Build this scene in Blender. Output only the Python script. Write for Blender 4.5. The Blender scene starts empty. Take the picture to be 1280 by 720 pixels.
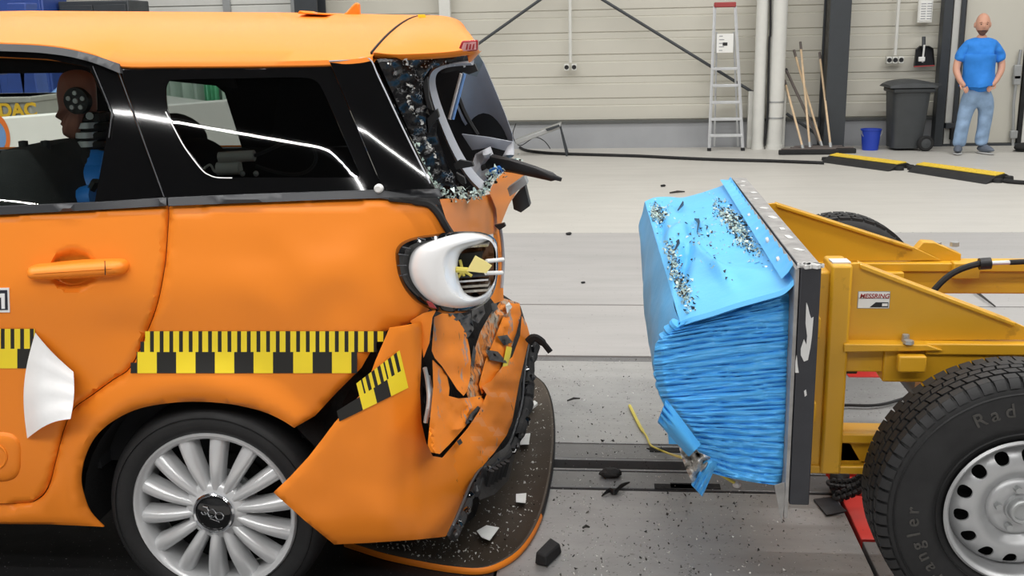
import bpy, bmesh, math, random
from mathutils import Vector, Matrix, noise, geometry

# ------------------------------------------------------------------ camera, world, lights, exposure
SC = bpy.context.scene
COL = SC.collection
FPX, CAMH = 1300.0, 1.63                      # focal length in pixels of the 1280 x 720 frame, eye height


def camera_axes():
    a = Vector((128.0, -328.0, FPX))
    cx = -13000.0
    for _ in range(60):
        cy = -328 + .0209 * (128 - cx)
        cx = (-FPX * FPX + 328 * cy) / 128
    c = -Vector((cx, cy, FPX))
    x, y = c.normalized(), a.normalized()
    z = x.cross(y)
    if z.y > 0:
        z = -z
    return x, y, z                            # hall axes seen in camera axes (right, down, forward)


AX, AY, AZ = camera_axes()
EYE = Vector((0, 0, CAMH))
cd = bpy.data.cameras.new('camera')
cam = bpy.data.objects.new('camera', cd)
COL.objects.link(cam)
cd.sensor_width = 36
cd.lens = FPX / 1280 * 36
cd.clip_end = 200
right = Vector((AX.x, AY.x, AZ.x))
down = Vector((AX.y, AY.y, AZ.y))
fwd = Vector((AX.z, AY.z, AZ.z))
cam.matrix_world = Matrix(((right.x, -down.x, -fwd.x, 0), (right.y, -down.y, -fwd.y, 0), (right.z, -down.z, -fwd.z, CAMH), (0, 0, 0, 1)))
SC.camera = cam

W = bpy.data.worlds.new('world')
SC.world = W
W.use_nodes = True
W.node_tree.nodes['Background'].inputs[0].default_value = (.82, .87, 1, 1)
W.node_tree.nodes['Background'].inputs[1].default_value = .10


def tube_or_fill_lamp(y, x, z, length, width, watts, turn=0, col=(1, .985, .962)):
    l = bpy.data.lights.new('hall_or_fill_lamp', 'AREA')
    l.shape = 'RECTANGLE'
    l.size, l.size_y, l.energy, l.color = length, width, watts, col
    o = bpy.data.objects.new('hall_or_fill_lamp', l)
    COL.objects.link(o)
    o.location = (x, y, z)
    o.rotation_euler = (0, 0, math.radians(turn))
    return o


for ly, lw in ((-4.6, 420), (-3.0, 430), (2.3, 620), (4.4, 380), (7.6, 310), (11.0, 540)):
    tube_or_fill_lamp(ly, -3 if ly < 0 else 0, 6.6, 15 if ly < 0 else 20, .12, lw)
tube_or_fill_lamp(-.81, -2.15, 6.6, 4.6, .045, 60, -27)
tube_or_fill_lamp(1.5, 6.5, 6.6, 14, .12, 300, 90)  # added fill row, brightens the surfaces that face right

SC.view_settings.view_transform = 'Standard'
SC.view_settings.look = 'None'
SC.view_settings.gamma = 1
SC.view_settings.use_curve_mapping = False
SC.view_settings.exposure = -.08
SC.cycles.use_denoising = True
SC.cycles.max_bounces = 7
SC.cycles.diffuse_bounces = 3
SC.cycles.glossy_bounces = 3
SC.cycles.transparent_max_bounces = 10
SC.cycles.sample_clamp_indirect = 4

# ------------------------------------------------------------------ pixel -> hall helpers


def ray(px, py):
    v = Vector((px - 640, py - 360, FPX))
    return Vector((AX.dot(v), AY.dot(v), AZ.dot(v)))


def at(px, py, Y):
    d = ray(px, py)
    return EYE + d * (Y / d.y)


def gnd(px, py, z=0.0):
    d = ray(px, py)
    return EYE + d * ((z - CAMH) / d.z)


def L(r, g, b):
    f = lambda c: (c / 255 / 12.92) if c / 255 <= .04045 else ((c / 255 + .055) / 1.055) ** 2.4
    return (f(r), f(g), f(b), 1)


def spl(pts, n=6):
    """Catmull-Rom through pts (tuples of any length)."""
    out = []
    m = len(pts)
    for i in range(m - 1):
        p0, p1, p2, p3 = pts[max(i - 1, 0)], pts[i], pts[i + 1], pts[min(i + 2, m - 1)]
        for k in range(n):
            t = k / n
            out.append(tuple(.5 * (2 * b + (c - a) * t + (2 * a - 5 * b + 4 * c - d) * t * t + (3 * b - a - 3 * c + d) * t ** 3) for a, b, c, d in zip(p0, p1, p2, p3)))
    out.append(tuple(pts[-1]))
    return out


def resample(pts, n):
    pts = [Vector(p) for p in pts]
    d = [0]
    for a, b in zip(pts, pts[1:]):
        d.append(d[-1] + (b - a).length)
    out, j = [], 0
    for i in range(n):
        t = d[-1] * i / (n - 1)
        while j < len(pts) - 2 and d[j + 1] < t:
            j += 1
        s = (t - d[j]) / max(d[j + 1] - d[j], 1e-9)
        out.append(pts[j].lerp(pts[j + 1], min(max(s, 0), 1)))
    return out


def nz(p, s=1.0):
    return noise.noise(Vector(p) * s)


# ------------------------------------------------------------------ materials


class NT:
    def __init__(s, name):
        s.m = bpy.data.materials.new(name)
        s.m.use_nodes = True
        s.t = s.m.node_tree
        s.b = s.t.nodes['Principled BSDF']

    def n(s, typ, **kw):
        x = s.t.nodes.new(typ)
        for k, v in kw.items():
            if k.startswith('i_'):
                key = k[2:]
                x.inputs[int(key) if key.isdigit() else key].default_value = v
            else:
                setattr(x, k, v)
        return x

    def l(s, a, b):
        s.t.links.new(a, b)

    def coord(s):
        return s.n('ShaderNodeTexCoord').outputs['Object']

    def noise(s, scale, detail=4, rough=.55, vec=None, stretch=None):
        t = s.n('ShaderNodeTexNoise', i_Scale=scale, i_Detail=detail, i_Roughness=rough)
        v = vec or s.coord()
        if stretch:
            mp = s.n('ShaderNodeMapping', i_Scale=stretch)
            s.l(v, mp.inputs[0])
            v = mp.outputs[0]
        s.l(v, t.inputs['Vector'])
        return t.outputs['Fac']

    def ramp(s, fac, stops):
        r = s.n('ShaderNodeValToRGB')
        e = r.color_ramp.elements
        while len(e) < len(stops):
            e.new(.5)
        for q, (p, c) in zip(e, stops):
            q.position, q.color = p, c if isinstance(c, tuple) else (c, c, c, 1)
        s.l(fac, r.inputs[0])
        return r.outputs[0]

    def mix(s, fac, a, b, mode='MIX'):
        x = s.n('ShaderNodeMix', data_type='RGBA', blend_type=mode)
        for sock, v in ((x.inputs[0], fac), (x.inputs[6], a), (x.inputs[7], b)):
            if hasattr(v, 'is_output'):
                s.l(v, sock)
            else:
                sock.default_value = v
        return x.outputs[2]

    def set(s, **kw):
        for k, v in kw.items():
            i = s.b.inputs[{'col': 'Base Color', 'rough': 'Roughness', 'metal': 'Metallic', 'coat': 'Coat Weight', 'alpha': 'Alpha', 'trans': 'Transmission Weight', 'spec': 'Specular IOR Level', 'coatr': 'Coat Roughness', 'em': 'Emission Strength', 'emc': 'Emission Color', 'sheen': 'Sheen Weight'}[k]]
            if hasattr(v, 'is_output'):
                s.l(v, i)
            else:
                i.default_value = v

    def bump(s, h, strength=.3, dist=.01):
        b = s.n('ShaderNodeBump', i_Strength=strength, i_Distance=dist)
        s.l(h, b.inputs['Height'])
        s.l(b.outputs[0], s.b.inputs['Normal'])


def pm(name, col, rough=.5, metal=0.0, vary=.12, vs=6.0, bump=0.0, bs=40.0, coat=0.0, spec=.5, stretch=None):
    m = NT(name)
    c = col if len(col) == 4 else (*col, 1)
    if vary:
        f = m.noise(vs, 5, .6, stretch=stretch)
        lo = tuple(x * (1 - vary) for x in c[:3]) + (1,)
        hi = tuple(min(x * (1 + vary), 1) for x in c[:3]) + (1,)
        m.set(col=m.ramp(f, [(.3, lo), (.7, hi)]))
        rr = m.ramp(f, [(.3, min(rough * 1.12, 1)), (.7, rough * .9)])
        m.set(rough=rr)
    else:
        m.set(col=c, rough=rough)
    m.set(metal=metal, coat=coat, spec=spec)
    if bump:
        m.bump(m.noise(bs, 4, .6), bump)
    return m.m


M = {}
# setting
M['siding'] = pm('cream_siding', L(198, 195, 183), .5, vary=.03, vs=1.2)
M['plinth'] = pm('grey_plinth', L(158, 160, 163), .7, vary=.06, vs=2)
M['flashing'] = pm('dark_flashing', L(88, 90, 88), .6, vary=.05)
M['white_metal'] = pm('off_white_paint', L(214, 214, 208), .45, vary=.04)
M['anthracite'] = pm('anthracite_paint', L(56, 60, 64), .45, vary=.08)
M['black_rubber'] = pm('black_rubber', L(26, 26, 27), .75, vary=.2, bump=.15, bs=120)
M['black_plastic'] = pm('black_plastic', L(24, 24, 26), .42, vary=.2, bump=.05, bs=60)
M['dark_void'] = pm('dark_underseal', L(14, 14, 15), .85, vary=.3, vs=20, bump=.4, bs=60)
M['alu'] = pm('aluminium', L(206, 208, 210), .35, .4, vary=.08)
M['galv'] = pm('grey_metal', L(170, 172, 172), .45, .5, vary=.08)
M['ceiling'] = pm('ceiling_sheet', L(70, 72, 74), .8, vary=.05)
M['ground'] = pm('gap_dirt', L(13, 12, 12), .9, vary=.3)
M['red_plastic'] = pm('dull_red_plastic', L(160, 62, 62), .5, vary=.06)
M['wood'] = pm('pale_wood', L(206, 180, 146), .6, vary=.15, vs=20, stretch=(1, 1, .1))
M['dark_pole'] = pm('dark_pole', L(96, 88, 84), .6)
M['bucket'] = pm('blue_bucket', L(36, 66, 176), .45, vary=.05)
M['bin'] = pm('bin_grey', L(62, 65, 67), .55, vary=.07, bump=.05, bs=200)
M['yellow_ramp'] = pm('ramp_yellow', L(226, 196, 66), .6, vary=.1, vs=30)
M['paper'] = pm('paper', L(232, 232, 228), .8, vary=.03, vs=30)
M['print_grey'] = pm('printed_grey', L(150, 152, 156), .8, vary=.1)
M['white'] = pm('white_panel', L(226, 224, 218), .5, vary=.03)
M['mint'] = pm('green_sheet', L(120, 205, 160), .5, vary=.3, vs=5)
M['mint_pale'] = pm('pale_green_film', L(196, 214, 200), .4, vary=.06, vs=5)
M['blue_paint'] = pm('dark_blue_paint', L(52, 78, 150), .4, vary=.1)
M['orange_ring'] = pm('orange_print', L(222, 112, 40), .5, vary=.02)
M['yellow_print'] = pm('yellow_print', L(222, 176, 40), .6, vary=.02)
M['grey_box'] = pm('grey_case', L(150, 148, 140), .6, vary=.06)


def floor_paint(name, c, rough, dirt, streak=.0):
    m = NT(name)
    n1 = m.noise(.9, 6, .6)
    n2 = m.noise(3.0, 6, .65, stretch=(.35, 2.2, 1))
    base = m.ramp(n1, [(.3, tuple(x * .93 for x in c[:3]) + (1,)), (.7, tuple(min(1, x * 1.04) for x in c[:3]) + (1,))])
    base = m.mix(m.ramp(n2, [(.45, 0.0), (.75, dirt)]), base, tuple(x * .66 for x in c[:3]) + (1,))
    sp = m.noise(52, 2, .5)
    base = m.mix(m.ramp(sp, [(.70, 0.0), (.74, .75 * dirt / .3)]), base, (.035, .034, .032, 1))
    m.set(col=base, rough=m.ramp(n2, [(.3, rough), (.8, min(rough * 1.35, 1))]))
    m.bump(m.noise(14, 4), .04)
    return m.m


def steel_plate(name, c, rough, speck=.6):
    m = NT(name)
    n1 = m.noise(1.6, 6, .62)
    n2 = m.noise(5, 5, .6, stretch=(.25, 3.5, 1))
    base = m.ramp(n1, [(.28, tuple(x * .72 for x in c[:3]) + (1,)), (.5, c), (.75, tuple(min(1, x * 1.2) for x in c[:3]) + (1,))])
    base = m.mix(m.ramp(n2, [(.4, 0.0), (.8, .35)]), base, tuple(x * .6 for x in c[:3]) + (1,))
    sp = m.noise(75, 2, .5)
    base = m.mix(m.ramp(sp, [(.66, 0.0), (.70, speck)]), base, (.05, .045, .04, 1))
    sp2 = m.noise(120, 1, .5)
    base = m.mix(m.ramp(sp2, [(.735, 0.0), (.75, speck)]), base, (.75, .75, .74, 1))
    m.set(col=base, rough=m.ramp(n1, [(.3, rough * 1.25), (.7, rough * .8)]), metal=.35)
    m.bump(m.noise(26, 4), .05)
    return m.m


M['floor_cream'] = floor_paint('cream_floor_paint', L(190, 187, 180), .42, .2)
M['floor_grey'] = floor_paint('grey_floor_paint', L(164, 162, 160), .45, .32)
M['steel'] = steel_plate('worn_steel', L(150, 149, 148), .38)
M['steel_dark'] = steel_plate('dark_steel', L(112, 112, 113), .4)
M['steel_light'] = steel_plate('grey_steel', L(160, 160, 159), .42, .8)
M['floor_shaded'] = steel_plate('shaded_floor_plate', L(44, 44, 46), .5, .5)  # shade under the car put into the plate colour
M['red_floor'] = floor_paint('red_floor_paint', L(196, 52, 46), .4, .3)

# car


def scraped(name, c, primer, lo, hi, sc=9.0, rough=.34):
    m = NT(name)
    f = m.noise(2.5, 4)
    base = m.ramp(f, [(.3, tuple(x * .96 for x in c[:3]) + (1,)), (.7, tuple(min(1, x * 1.03) for x in c[:3]) + (1,))])
    s1 = m.noise(sc, 7, .72)
    base = m.mix(m.ramp(s1, [(lo, 0.0), (hi, .9)]), base, primer)
    s2 = m.noise(sc * 3, 5, .7, stretch=(1, 1, .4))
    base = m.mix(m.ramp(s2, [(lo + .05, 0.0), (hi + .06, .95)]), base, (.06, .05, .045, 1))
    m.set(col=base, rough=.55, spec=.12)
    m.bump(m.noise(7, 4), .05)
    return m.m


ORANGE = L(243, 137, 38)


def orange_paint():
    m = NT('orange_car_paint')
    f = m.noise(1.4, 3)
    m.set(col=m.ramp(f, [(.3, tuple(x * .97 for x in ORANGE[:3]) + (1,)), (.7, ORANGE)]), rough=.42, coat=.06, coatr=.25, spec=.3)
    m.bump(m.noise(2.2, 3), .06, .02)
    return m.m


M['orange'] = orange_paint()
M['orange_scraped'] = scraped('scraped_orange_paint', ORANGE, L(150, 146, 142), .60, .64, 7)
M['orange_wrecked'] = scraped('torn_orange_paint', L(214, 128, 52), L(176, 168, 150), .47, .55, 16)
M['black_gloss'] = pm('black_gloss_panel', L(8, 8, 9), .06, vary=0, coat=.6)
M['trim_grey'] = pm('dark_grey_trim', L(46, 48, 52), .42, vary=.05)
M['trim_mid'] = pm('grey_interior_trim', L(168, 170, 176), .5, vary=.05, bump=.08, bs=150)
M['trim_side'] = pm('slate_interior_trim', L(150, 154, 164), .4, vary=.08)
M['tyre'] = pm('tyre_rubber', L(28, 28, 29), .62, vary=.2, vs=12, bump=.08, bs=80)
M['silver'] = pm('alloy_silver', L(214, 215, 216), .3, .35, vary=.04, coat=.2)
M['steel_wheel'] = pm('silver_steel_wheel', L(182, 183, 184), .42, .5, vary=.08)
M['chrome'] = pm('chrome', L(225, 227, 230), .12, 1, vary=0)
M['lamp_white'] = pm('white_lamp_ring', L(240, 240, 240), .12, vary=0, coat=.6)
M['red_lens'] = pm('red_lens', L(150, 22, 26), .15, vary=.1, coat=.5)
M['pink_lens'] = pm('pale_lens', L(206, 150, 150), .2, vary=.3, vs=60)
M['tape_yellow'] = pm('tape_yellow', L(248, 220, 40), .45, vary=.03)
M['tape_black'] = pm('tape_black', L(26, 25, 22), .5, vary=.03)
M['sticker_white'] = pm('white_vinyl', L(238, 238, 238), .45, vary=.04, bump=.15, bs=9)
M['seat'] = pm('black_seat_cloth', L(20, 20, 22), .85, vary=.2, bump=.2, bs=200)
M['lining'] = pm('dark_lining', L(24, 25, 28), .9, vary=.2)
M['dummy_skin'] = pm('brown_vinyl_skin', L(168, 112, 96), .55, vary=.06)
M['blue_vinyl'] = pm('blue_vinyl', L(30, 108, 190), .45, vary=.06)
M['white_plastic'] = pm('white_plastic', L(225, 225, 222), .4, vary=.03)
M['blue_strut'] = pm('pale_blue_strut', L(120, 160, 215), .3, .2, vary=.04)
M['glass_crumb'] = pm('glass_crumbs', L(196, 214, 206), .12, 0, vary=.3, vs=60)
M['white_crumb'] = pm('pale_chips', L(220, 220, 216), .4, vary=.1)
M['purple_print'] = pm('dark_blue_print', L(28, 30, 44), .5, vary=.02)
M['tray'] = steel_plate('scuffed_black_plastic', L(66, 55, 44), .5, .7)
M['note_yellow'] = pm('pale_yellow_paper', L(246, 230, 150), .7, vary=.05)
M['reflector'] = pm('grey_reflector', L(170, 165, 155), .2, .8, vary=.35, vs=30)
M['brown_inside'] = pm('brown_lamp_inside', L(120, 84, 54), .5, vary=.4, vs=25)


def shattered():
    m = NT('shattered_black_glass')
    v = m.n('ShaderNodeTexVoronoi', feature='DISTANCE_TO_EDGE', i_Scale=90.0)
    m.l(m.coord(), v.inputs['Vector'])
    big = m.noise(11, 5, .7)
    edge = m.ramp(v.outputs['Distance'], [(.0, 1.0), (.05, 0.0)])
    gate = m.ramp(big, [(.54, 0.0), (.62, 1.0)])
    mul = m.n('ShaderNodeMath', operation='MULTIPLY')
    m.l(edge, mul.inputs[0])
    m.l(gate, mul.inputs[1])
    m.set(col=m.mix(mul.outputs[0], (.004, .004, .005, 1), (.85, .87, .88, 1)), rough=.16)
    m.bump(m.noise(45, 4, .7), .3)
    return m.m


def tinted(name, keep, tint, ior_spec=1.0):
    m = NT(name)
    t = m.t
    tr = m.n('ShaderNodeBsdfTransparent')
    tr.inputs[0].default_value = tint
    gl = m.n('ShaderNodeBsdfGlossy', i_Roughness=.02)
    fr = m.n('ShaderNodeFresnel', i_IOR=1.5)
    mx = m.n('ShaderNodeMixShader')
    ge = m.n('ShaderNodeNewGeometry')
    iv = m.n('ShaderNodeMath', operation='SUBTRACT', i_0=1.0)
    m.l(ge.outputs['Backfacing'], iv.inputs[1])
    mu = m.n('ShaderNodeMath', operation='MULTIPLY')
    m.l(fr.outputs[0], mu.inputs[0])
    m.l(iv.outputs[0], mu.inputs[1])
    m.l(mu.outputs[0], mx.inputs[0])
    m.l(tr.outputs[0], mx.inputs[1])
    m.l(gl.outputs[0], mx.inputs[2])
    m.l(mx.outputs[0], t.nodes['Material Output'].inputs[0])
    return m.m


M['shattered'] = shattered()
M['tint_glass'] = tinted('tinted_glass', .5, (.55, .58, .57, 1))
M['clear_glass'] = tinted('clear_glass', .8, (.86, .9, .88, 1))

# trolley


def worn_yellow():
    m = NT('worn_yellow_paint')
    c = L(217, 162, 34)
    f = m.noise(2, 5, .6)
    base = m.ramp(f, [(.3, tuple(x * .88 for x in c[:3]) + (1,)), (.7, c)])
    d = m.noise(9, 6, .7)
    base = m.mix(m.ramp(d, [(.62, 0.0), (.7, .5)]), base, L(150, 110, 30))
    m.set(col=base, rough=.42, coat=.15)
    m.bump(m.noise(30, 3), .04)
    return m.m


def blue_foil(name, c, wr):
    m = NT(name)
    f = m.noise(3, 5, .6)
    base = m.ramp(f, [(.3, tuple(x * .9 for x in c[:3]) + (1,)), (.7, tuple(min(1, x * 1.06) for x in c[:3]) + (1,))])
    m.set(col=base, rough=.42, spec=.35)
    m.bump(m.noise(9, 5, .6), wr, .02)
    return m.m


M['yellow'] = worn_yellow()
M['blue_sheet'] = blue_foil('blue_painted_aluminium', L(92, 180, 240), .22)
M['blue_cells'] = blue_foil('blue_crushed_cells', L(84, 174, 238), .3)
M['plate_black'] = pm('black_plate_paint', L(44, 45, 50), .5, vary=.12, vs=15)
M['plate_steel'] = pm('bare_steel_edge', L(150, 148, 146), .5, .3, vary=.3, vs=14)
M['bare_patch'] = pm('bare_pale_metal', L(205, 205, 203), .5, vary=.08)
M['silver_foil'] = pm('crumpled_foil', L(200, 196, 190), .3, .45, vary=.4, vs=40, bump=.8, bs=45)
M['bolt'] = pm('dark_bolt', L(62, 60, 58), .45, .5)
M['wire_yellow'] = pm('yellow_wire', L(216, 200, 90), .5)
M['dark_red_print'] = pm('dark_red_print', L(150, 40, 40), .5, vary=0)
M['ink'] = pm('black_ink', L(30, 30, 32), .5, vary=0)
M['tyre_print'] = pm('tyre_lettering', L(66, 64, 61), .7, vary=.3, vs=60)

# person
M['skin'] = pm('skin', L(208, 156, 132), .55, vary=.06)
M['beard'] = pm('beard', L(122, 86, 68), .8, vary=.15)
M['tshirt'] = pm('blue_cotton', L(46, 132, 222), .85, vary=.08, vs=9)
M['jeans'] = pm('washed_denim', L(136, 162, 192), .85, vary=.18, vs=9)
M['shoe'] = pm('grey_shoe', L(92, 100, 112), .7, vary=.1)
M['eye_dark'] = pm('dark_eye', L(46, 34, 30), .5, vary=0)
M['sole'] = pm('pale_sole', L(190, 190, 188), .7, vary=.1)

# ------------------------------------------------------------------ mesh building
WL = {}                                        # world location of every parent


class MB:
    def __init__(s):
        s.v, s.f, s.m = [], [], []

    def add(s, vs, fs, m=0):
        o = len(s.v)
        s.v += [Vector(v) for v in vs]
        s.f += [tuple(i + o for i in f) for f in fs]
        s.m += [m] * len(fs)
        return s

    def box(s, c, size, rot=None, m=0):
        c = Vector(c)
        h = Vector(size) / 2
        vs = []
        for x in (-1, 1):
            for y in (-1, 1):
                for z in (-1, 1):
                    p = Vector((x * h.x, y * h.y, z * h.z))
                    vs.append(c + (rot @ p if rot else p))
        return s.add(vs, [(0, 1, 3, 2), (4, 6, 7, 5), (0, 4, 5, 1), (2, 3, 7, 6), (0, 2, 6, 4), (1, 5, 7, 3)], m)

    def bb(s, a, b, m=0):
        a, b = Vector(a), Vector(b)
        return s.box((a + b) / 2, [abs(x) for x in (b - a)], None, m)

    def tube(s, pts, r, n=8, m=0, closed=False, flat=1.0):
        pts = [Vector(p) for p in pts]
        k = len(pts)
        rs = r if isinstance(r, (list, tuple)) else [r] * k
        up = None
        rings = []
        for i, p in enumerate(pts):
            if closed:
                d = pts[(i + 1) % k] - pts[i - 1]
            else:
                d = pts[min(i + 1, k - 1)] - pts[max(i - 1, 0)]
            d.normalize()
            if up is None:
                up = Vector((0, 0, 1)) if abs(d.z) < .9 else Vector((0, 1, 0))
            u = (up - d * up.dot(d))
            u = u.normalized() if u.length > 1e-6 else d.orthogonal().normalized()
            w = d.cross(u)
            up = u
            rings.append([p + (u * math.cos(2 * math.pi * j / n) + w * math.sin(2 * math.pi * j / n) * flat) * rs[i] for j in range(n)])
        vs = [v for q in rings for v in q]
        fs = []
        for i in range(k if closed else k - 1):
            a, b = i * n, ((i + 1) % k) * n
            for j in range(n):
                fs.append((a + j, a + (j + 1) % n, b + (j + 1) % n, b + j))
        if not closed:
            fs.append(tuple(range(n - 1, -1, -1)))
            fs.append(tuple(range((k - 1) * n, k * n)))
        return s.add(vs, fs, m)

    def prism(s, poly, off, m=0):
        poly = [Vector(p) for p in poly]
        off = Vector(off)
        k = len(poly)
        fs = [tuple(range(k)), tuple(range(2 * k - 1, k - 1, -1))]
        fs += [(i, i + k, (i + 1) % k + k, (i + 1) % k) for i in range(k)]
        return s.add(poly + [p + off for p in poly], fs, m)

    def lathe(s, prof, c, axis, n=48, m=0, close=False):
        """prof: (radius, offset along axis)."""
        c, axis = Vector(c), Vector(axis).normalized()
        u = axis.orthogonal().normalized()
        w = axis.cross(u)
        vs = []
        for r, h in prof:
            for j in range(n):
                a = 2 * math.pi * j / n
                vs.append(c + axis * h + (u * math.cos(a) + w * math.sin(a)) * max(r, 1e-5))
        fs = []
        k = len(prof)
        for i in range(k if close else k - 1):
            for j in range(n):
                a, b = i * n, ((i + 1) % k) * n
                fs.append((a + j, a + (j + 1) % n, b + (j + 1) % n, b + j))
        return s.add(vs, fs, m)

    def grid(s, rows, m=0, closed=False):
        k = len(rows[0])
        vs = [v for r in rows for v in r]
        fs = []
        for i in range(len(rows) - 1):
            for j in range(k if closed else k - 1):
                fs.append((i * k + j, i * k + (j + 1) % k, (i + 1) * k + (j + 1) % k, (i + 1) * k + j))
        return s.add(vs, fs, m)

    def ball(s, c, r, nu=16, nv=10, m=0, f=None, rot=None):
        c = Vector(c)
        r = Vector(r) if hasattr(r, '__len__') else Vector((r, r, r))
        rows = []
        for i in range(nv + 1):
            t = math.pi * i / nv
            row = []
            for j in range(nu):
                a = 2 * math.pi * j / nu
                p = Vector((math.sin(t) * math.cos(a), math.sin(t) * math.sin(a), math.cos(t)))
                p = f(p) if f else p
                p = Vector((p.x * r.x, p.y * r.y, p.z * r.z))
                row.append(c + (rot @ p if rot else p))
            rows.append(row)
        return s.grid(rows, m, True)

    def build(s, name, mat, parent=None, angle=40, bevel=0, recalc=True, seg=2):
        me = bpy.data.meshes.new(name)
        if s.v:
            lo = Vector([min(v[i] for v in s.v) for i in range(3)])
            hi = Vector([max(v[i] for v in s.v) for i in range(3)])
            org = Vector(((lo.x + hi.x) / 2, (lo.y + hi.y) / 2, lo.z))
        else:
            org = Vector()
        me.from_pydata([v - org for v in s.v], [], s.f)
        for q in (mat if isinstance(mat, (list, tuple)) else [mat]):
            me.materials.append(M[q] if isinstance(q, str) else q)
        for p, i in zip(me.polygons, s.m):
            p.material_index = i
        bm = bmesh.new()
        bm.from_mesh(me)
        bmesh.ops.remove_doubles(bm, verts=bm.verts, dist=1e-5)
        loose = [v for v in bm.verts if not v.link_faces]
        if loose:
            bmesh.ops.delete(bm, geom=loose, context='VERTS')
        if recalc:
            bmesh.ops.recalc_face_normals(bm, faces=bm.faces)
        bm.to_mesh(me)
        bm.free()
        me.polygons.foreach_set('use_smooth', [True] * len(me.polygons))
        me.set_sharp_from_angle(angle=math.radians(angle))
        o = bpy.data.objects.new(name, me)
        COL.objects.link(o)
        WL[o] = org
        if parent is not None:
            o.parent = parent
            o.location = org - WL[parent]
        else:
            o.location = org
        if bevel:
            b = o.modifiers.new('edges', 'BEVEL')
            b.width, b.segments, b.limit_method, b.angle_limit = bevel, seg, 'ANGLE', math.radians(35)
        return o


def empty(name, loc, label=None, cat=None, group=None, parent=None):
    o = bpy.data.objects.new(name, None)
    o.empty_display_size = .05
    COL.objects.link(o)
    loc = Vector(loc)
    WL[o] = loc
    if parent is not None:
        o.parent = parent
        o.location = loc - WL[parent]
    else:
        o.location = loc
    if label:
        tag(o, label, cat, group)
    return o


def tag(o, label=None, cat=None, group=None, kind=None):
    for k, v in (('label', label), ('category', cat), ('group', group), ('kind', kind)):
        if v:
            o[k] = v
    return o


def as_mesh(name, curve, mat):
    tmp = bpy.data.objects.new(name, curve)
    COL.objects.link(tmp)
    me = bpy.data.meshes.new_from_object(tmp.evaluated_get(bpy.context.evaluated_depsgraph_get()))
    bpy.data.objects.remove(tmp)
    me.materials.clear()
    me.materials.append(M[mat])
    o = bpy.data.objects.new(name, me)
    COL.objects.link(o)
    return o


def text(body, name, mat, parent, loc, size, rot=(math.pi / 2, 0, 0), extrude=.0006, shear=0, align='LEFT', bold=0.0, sx=1.0):
    c = bpy.data.curves.new(name, 'FONT')
    c.body, c.size, c.extrude, c.shear, c.align_x, c.offset = body, size, extrude, shear, align, bold
    o = as_mesh(name, c, mat)
    o.rotation_euler = rot
    o.scale = (sx, 1, 1)
    o.parent = parent
    o.location = Vector(loc) - WL[parent]
    return o


def inside(p, poly):
    c = False
    j = len(poly) - 1
    for i in range(len(poly)):
        a, b = poly[i], poly[j]
        if (a[1] > p[1]) != (b[1] > p[1]) and p[0] < (b[0] - a[0]) * (p[1] - a[1]) / (b[1] - a[1]) + a[0]:
            c = not c
        j = i
    return c


def edge_dist(p, poly):
    best = 1e9
    for i in range(len(poly)):
        a, b = poly[i - 1], poly[i]
        dx, dy = b[0] - a[0], b[1] - a[1]
        t = max(0, min(1, ((p[0] - a[0]) * dx + (p[1] - a[1]) * dy) / max(dx * dx + dy * dy, 1e-9)))
        best = min(best, math.hypot(p[0] - a[0] - dx * t, p[1] - a[1] - dy * t))
    return best


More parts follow.
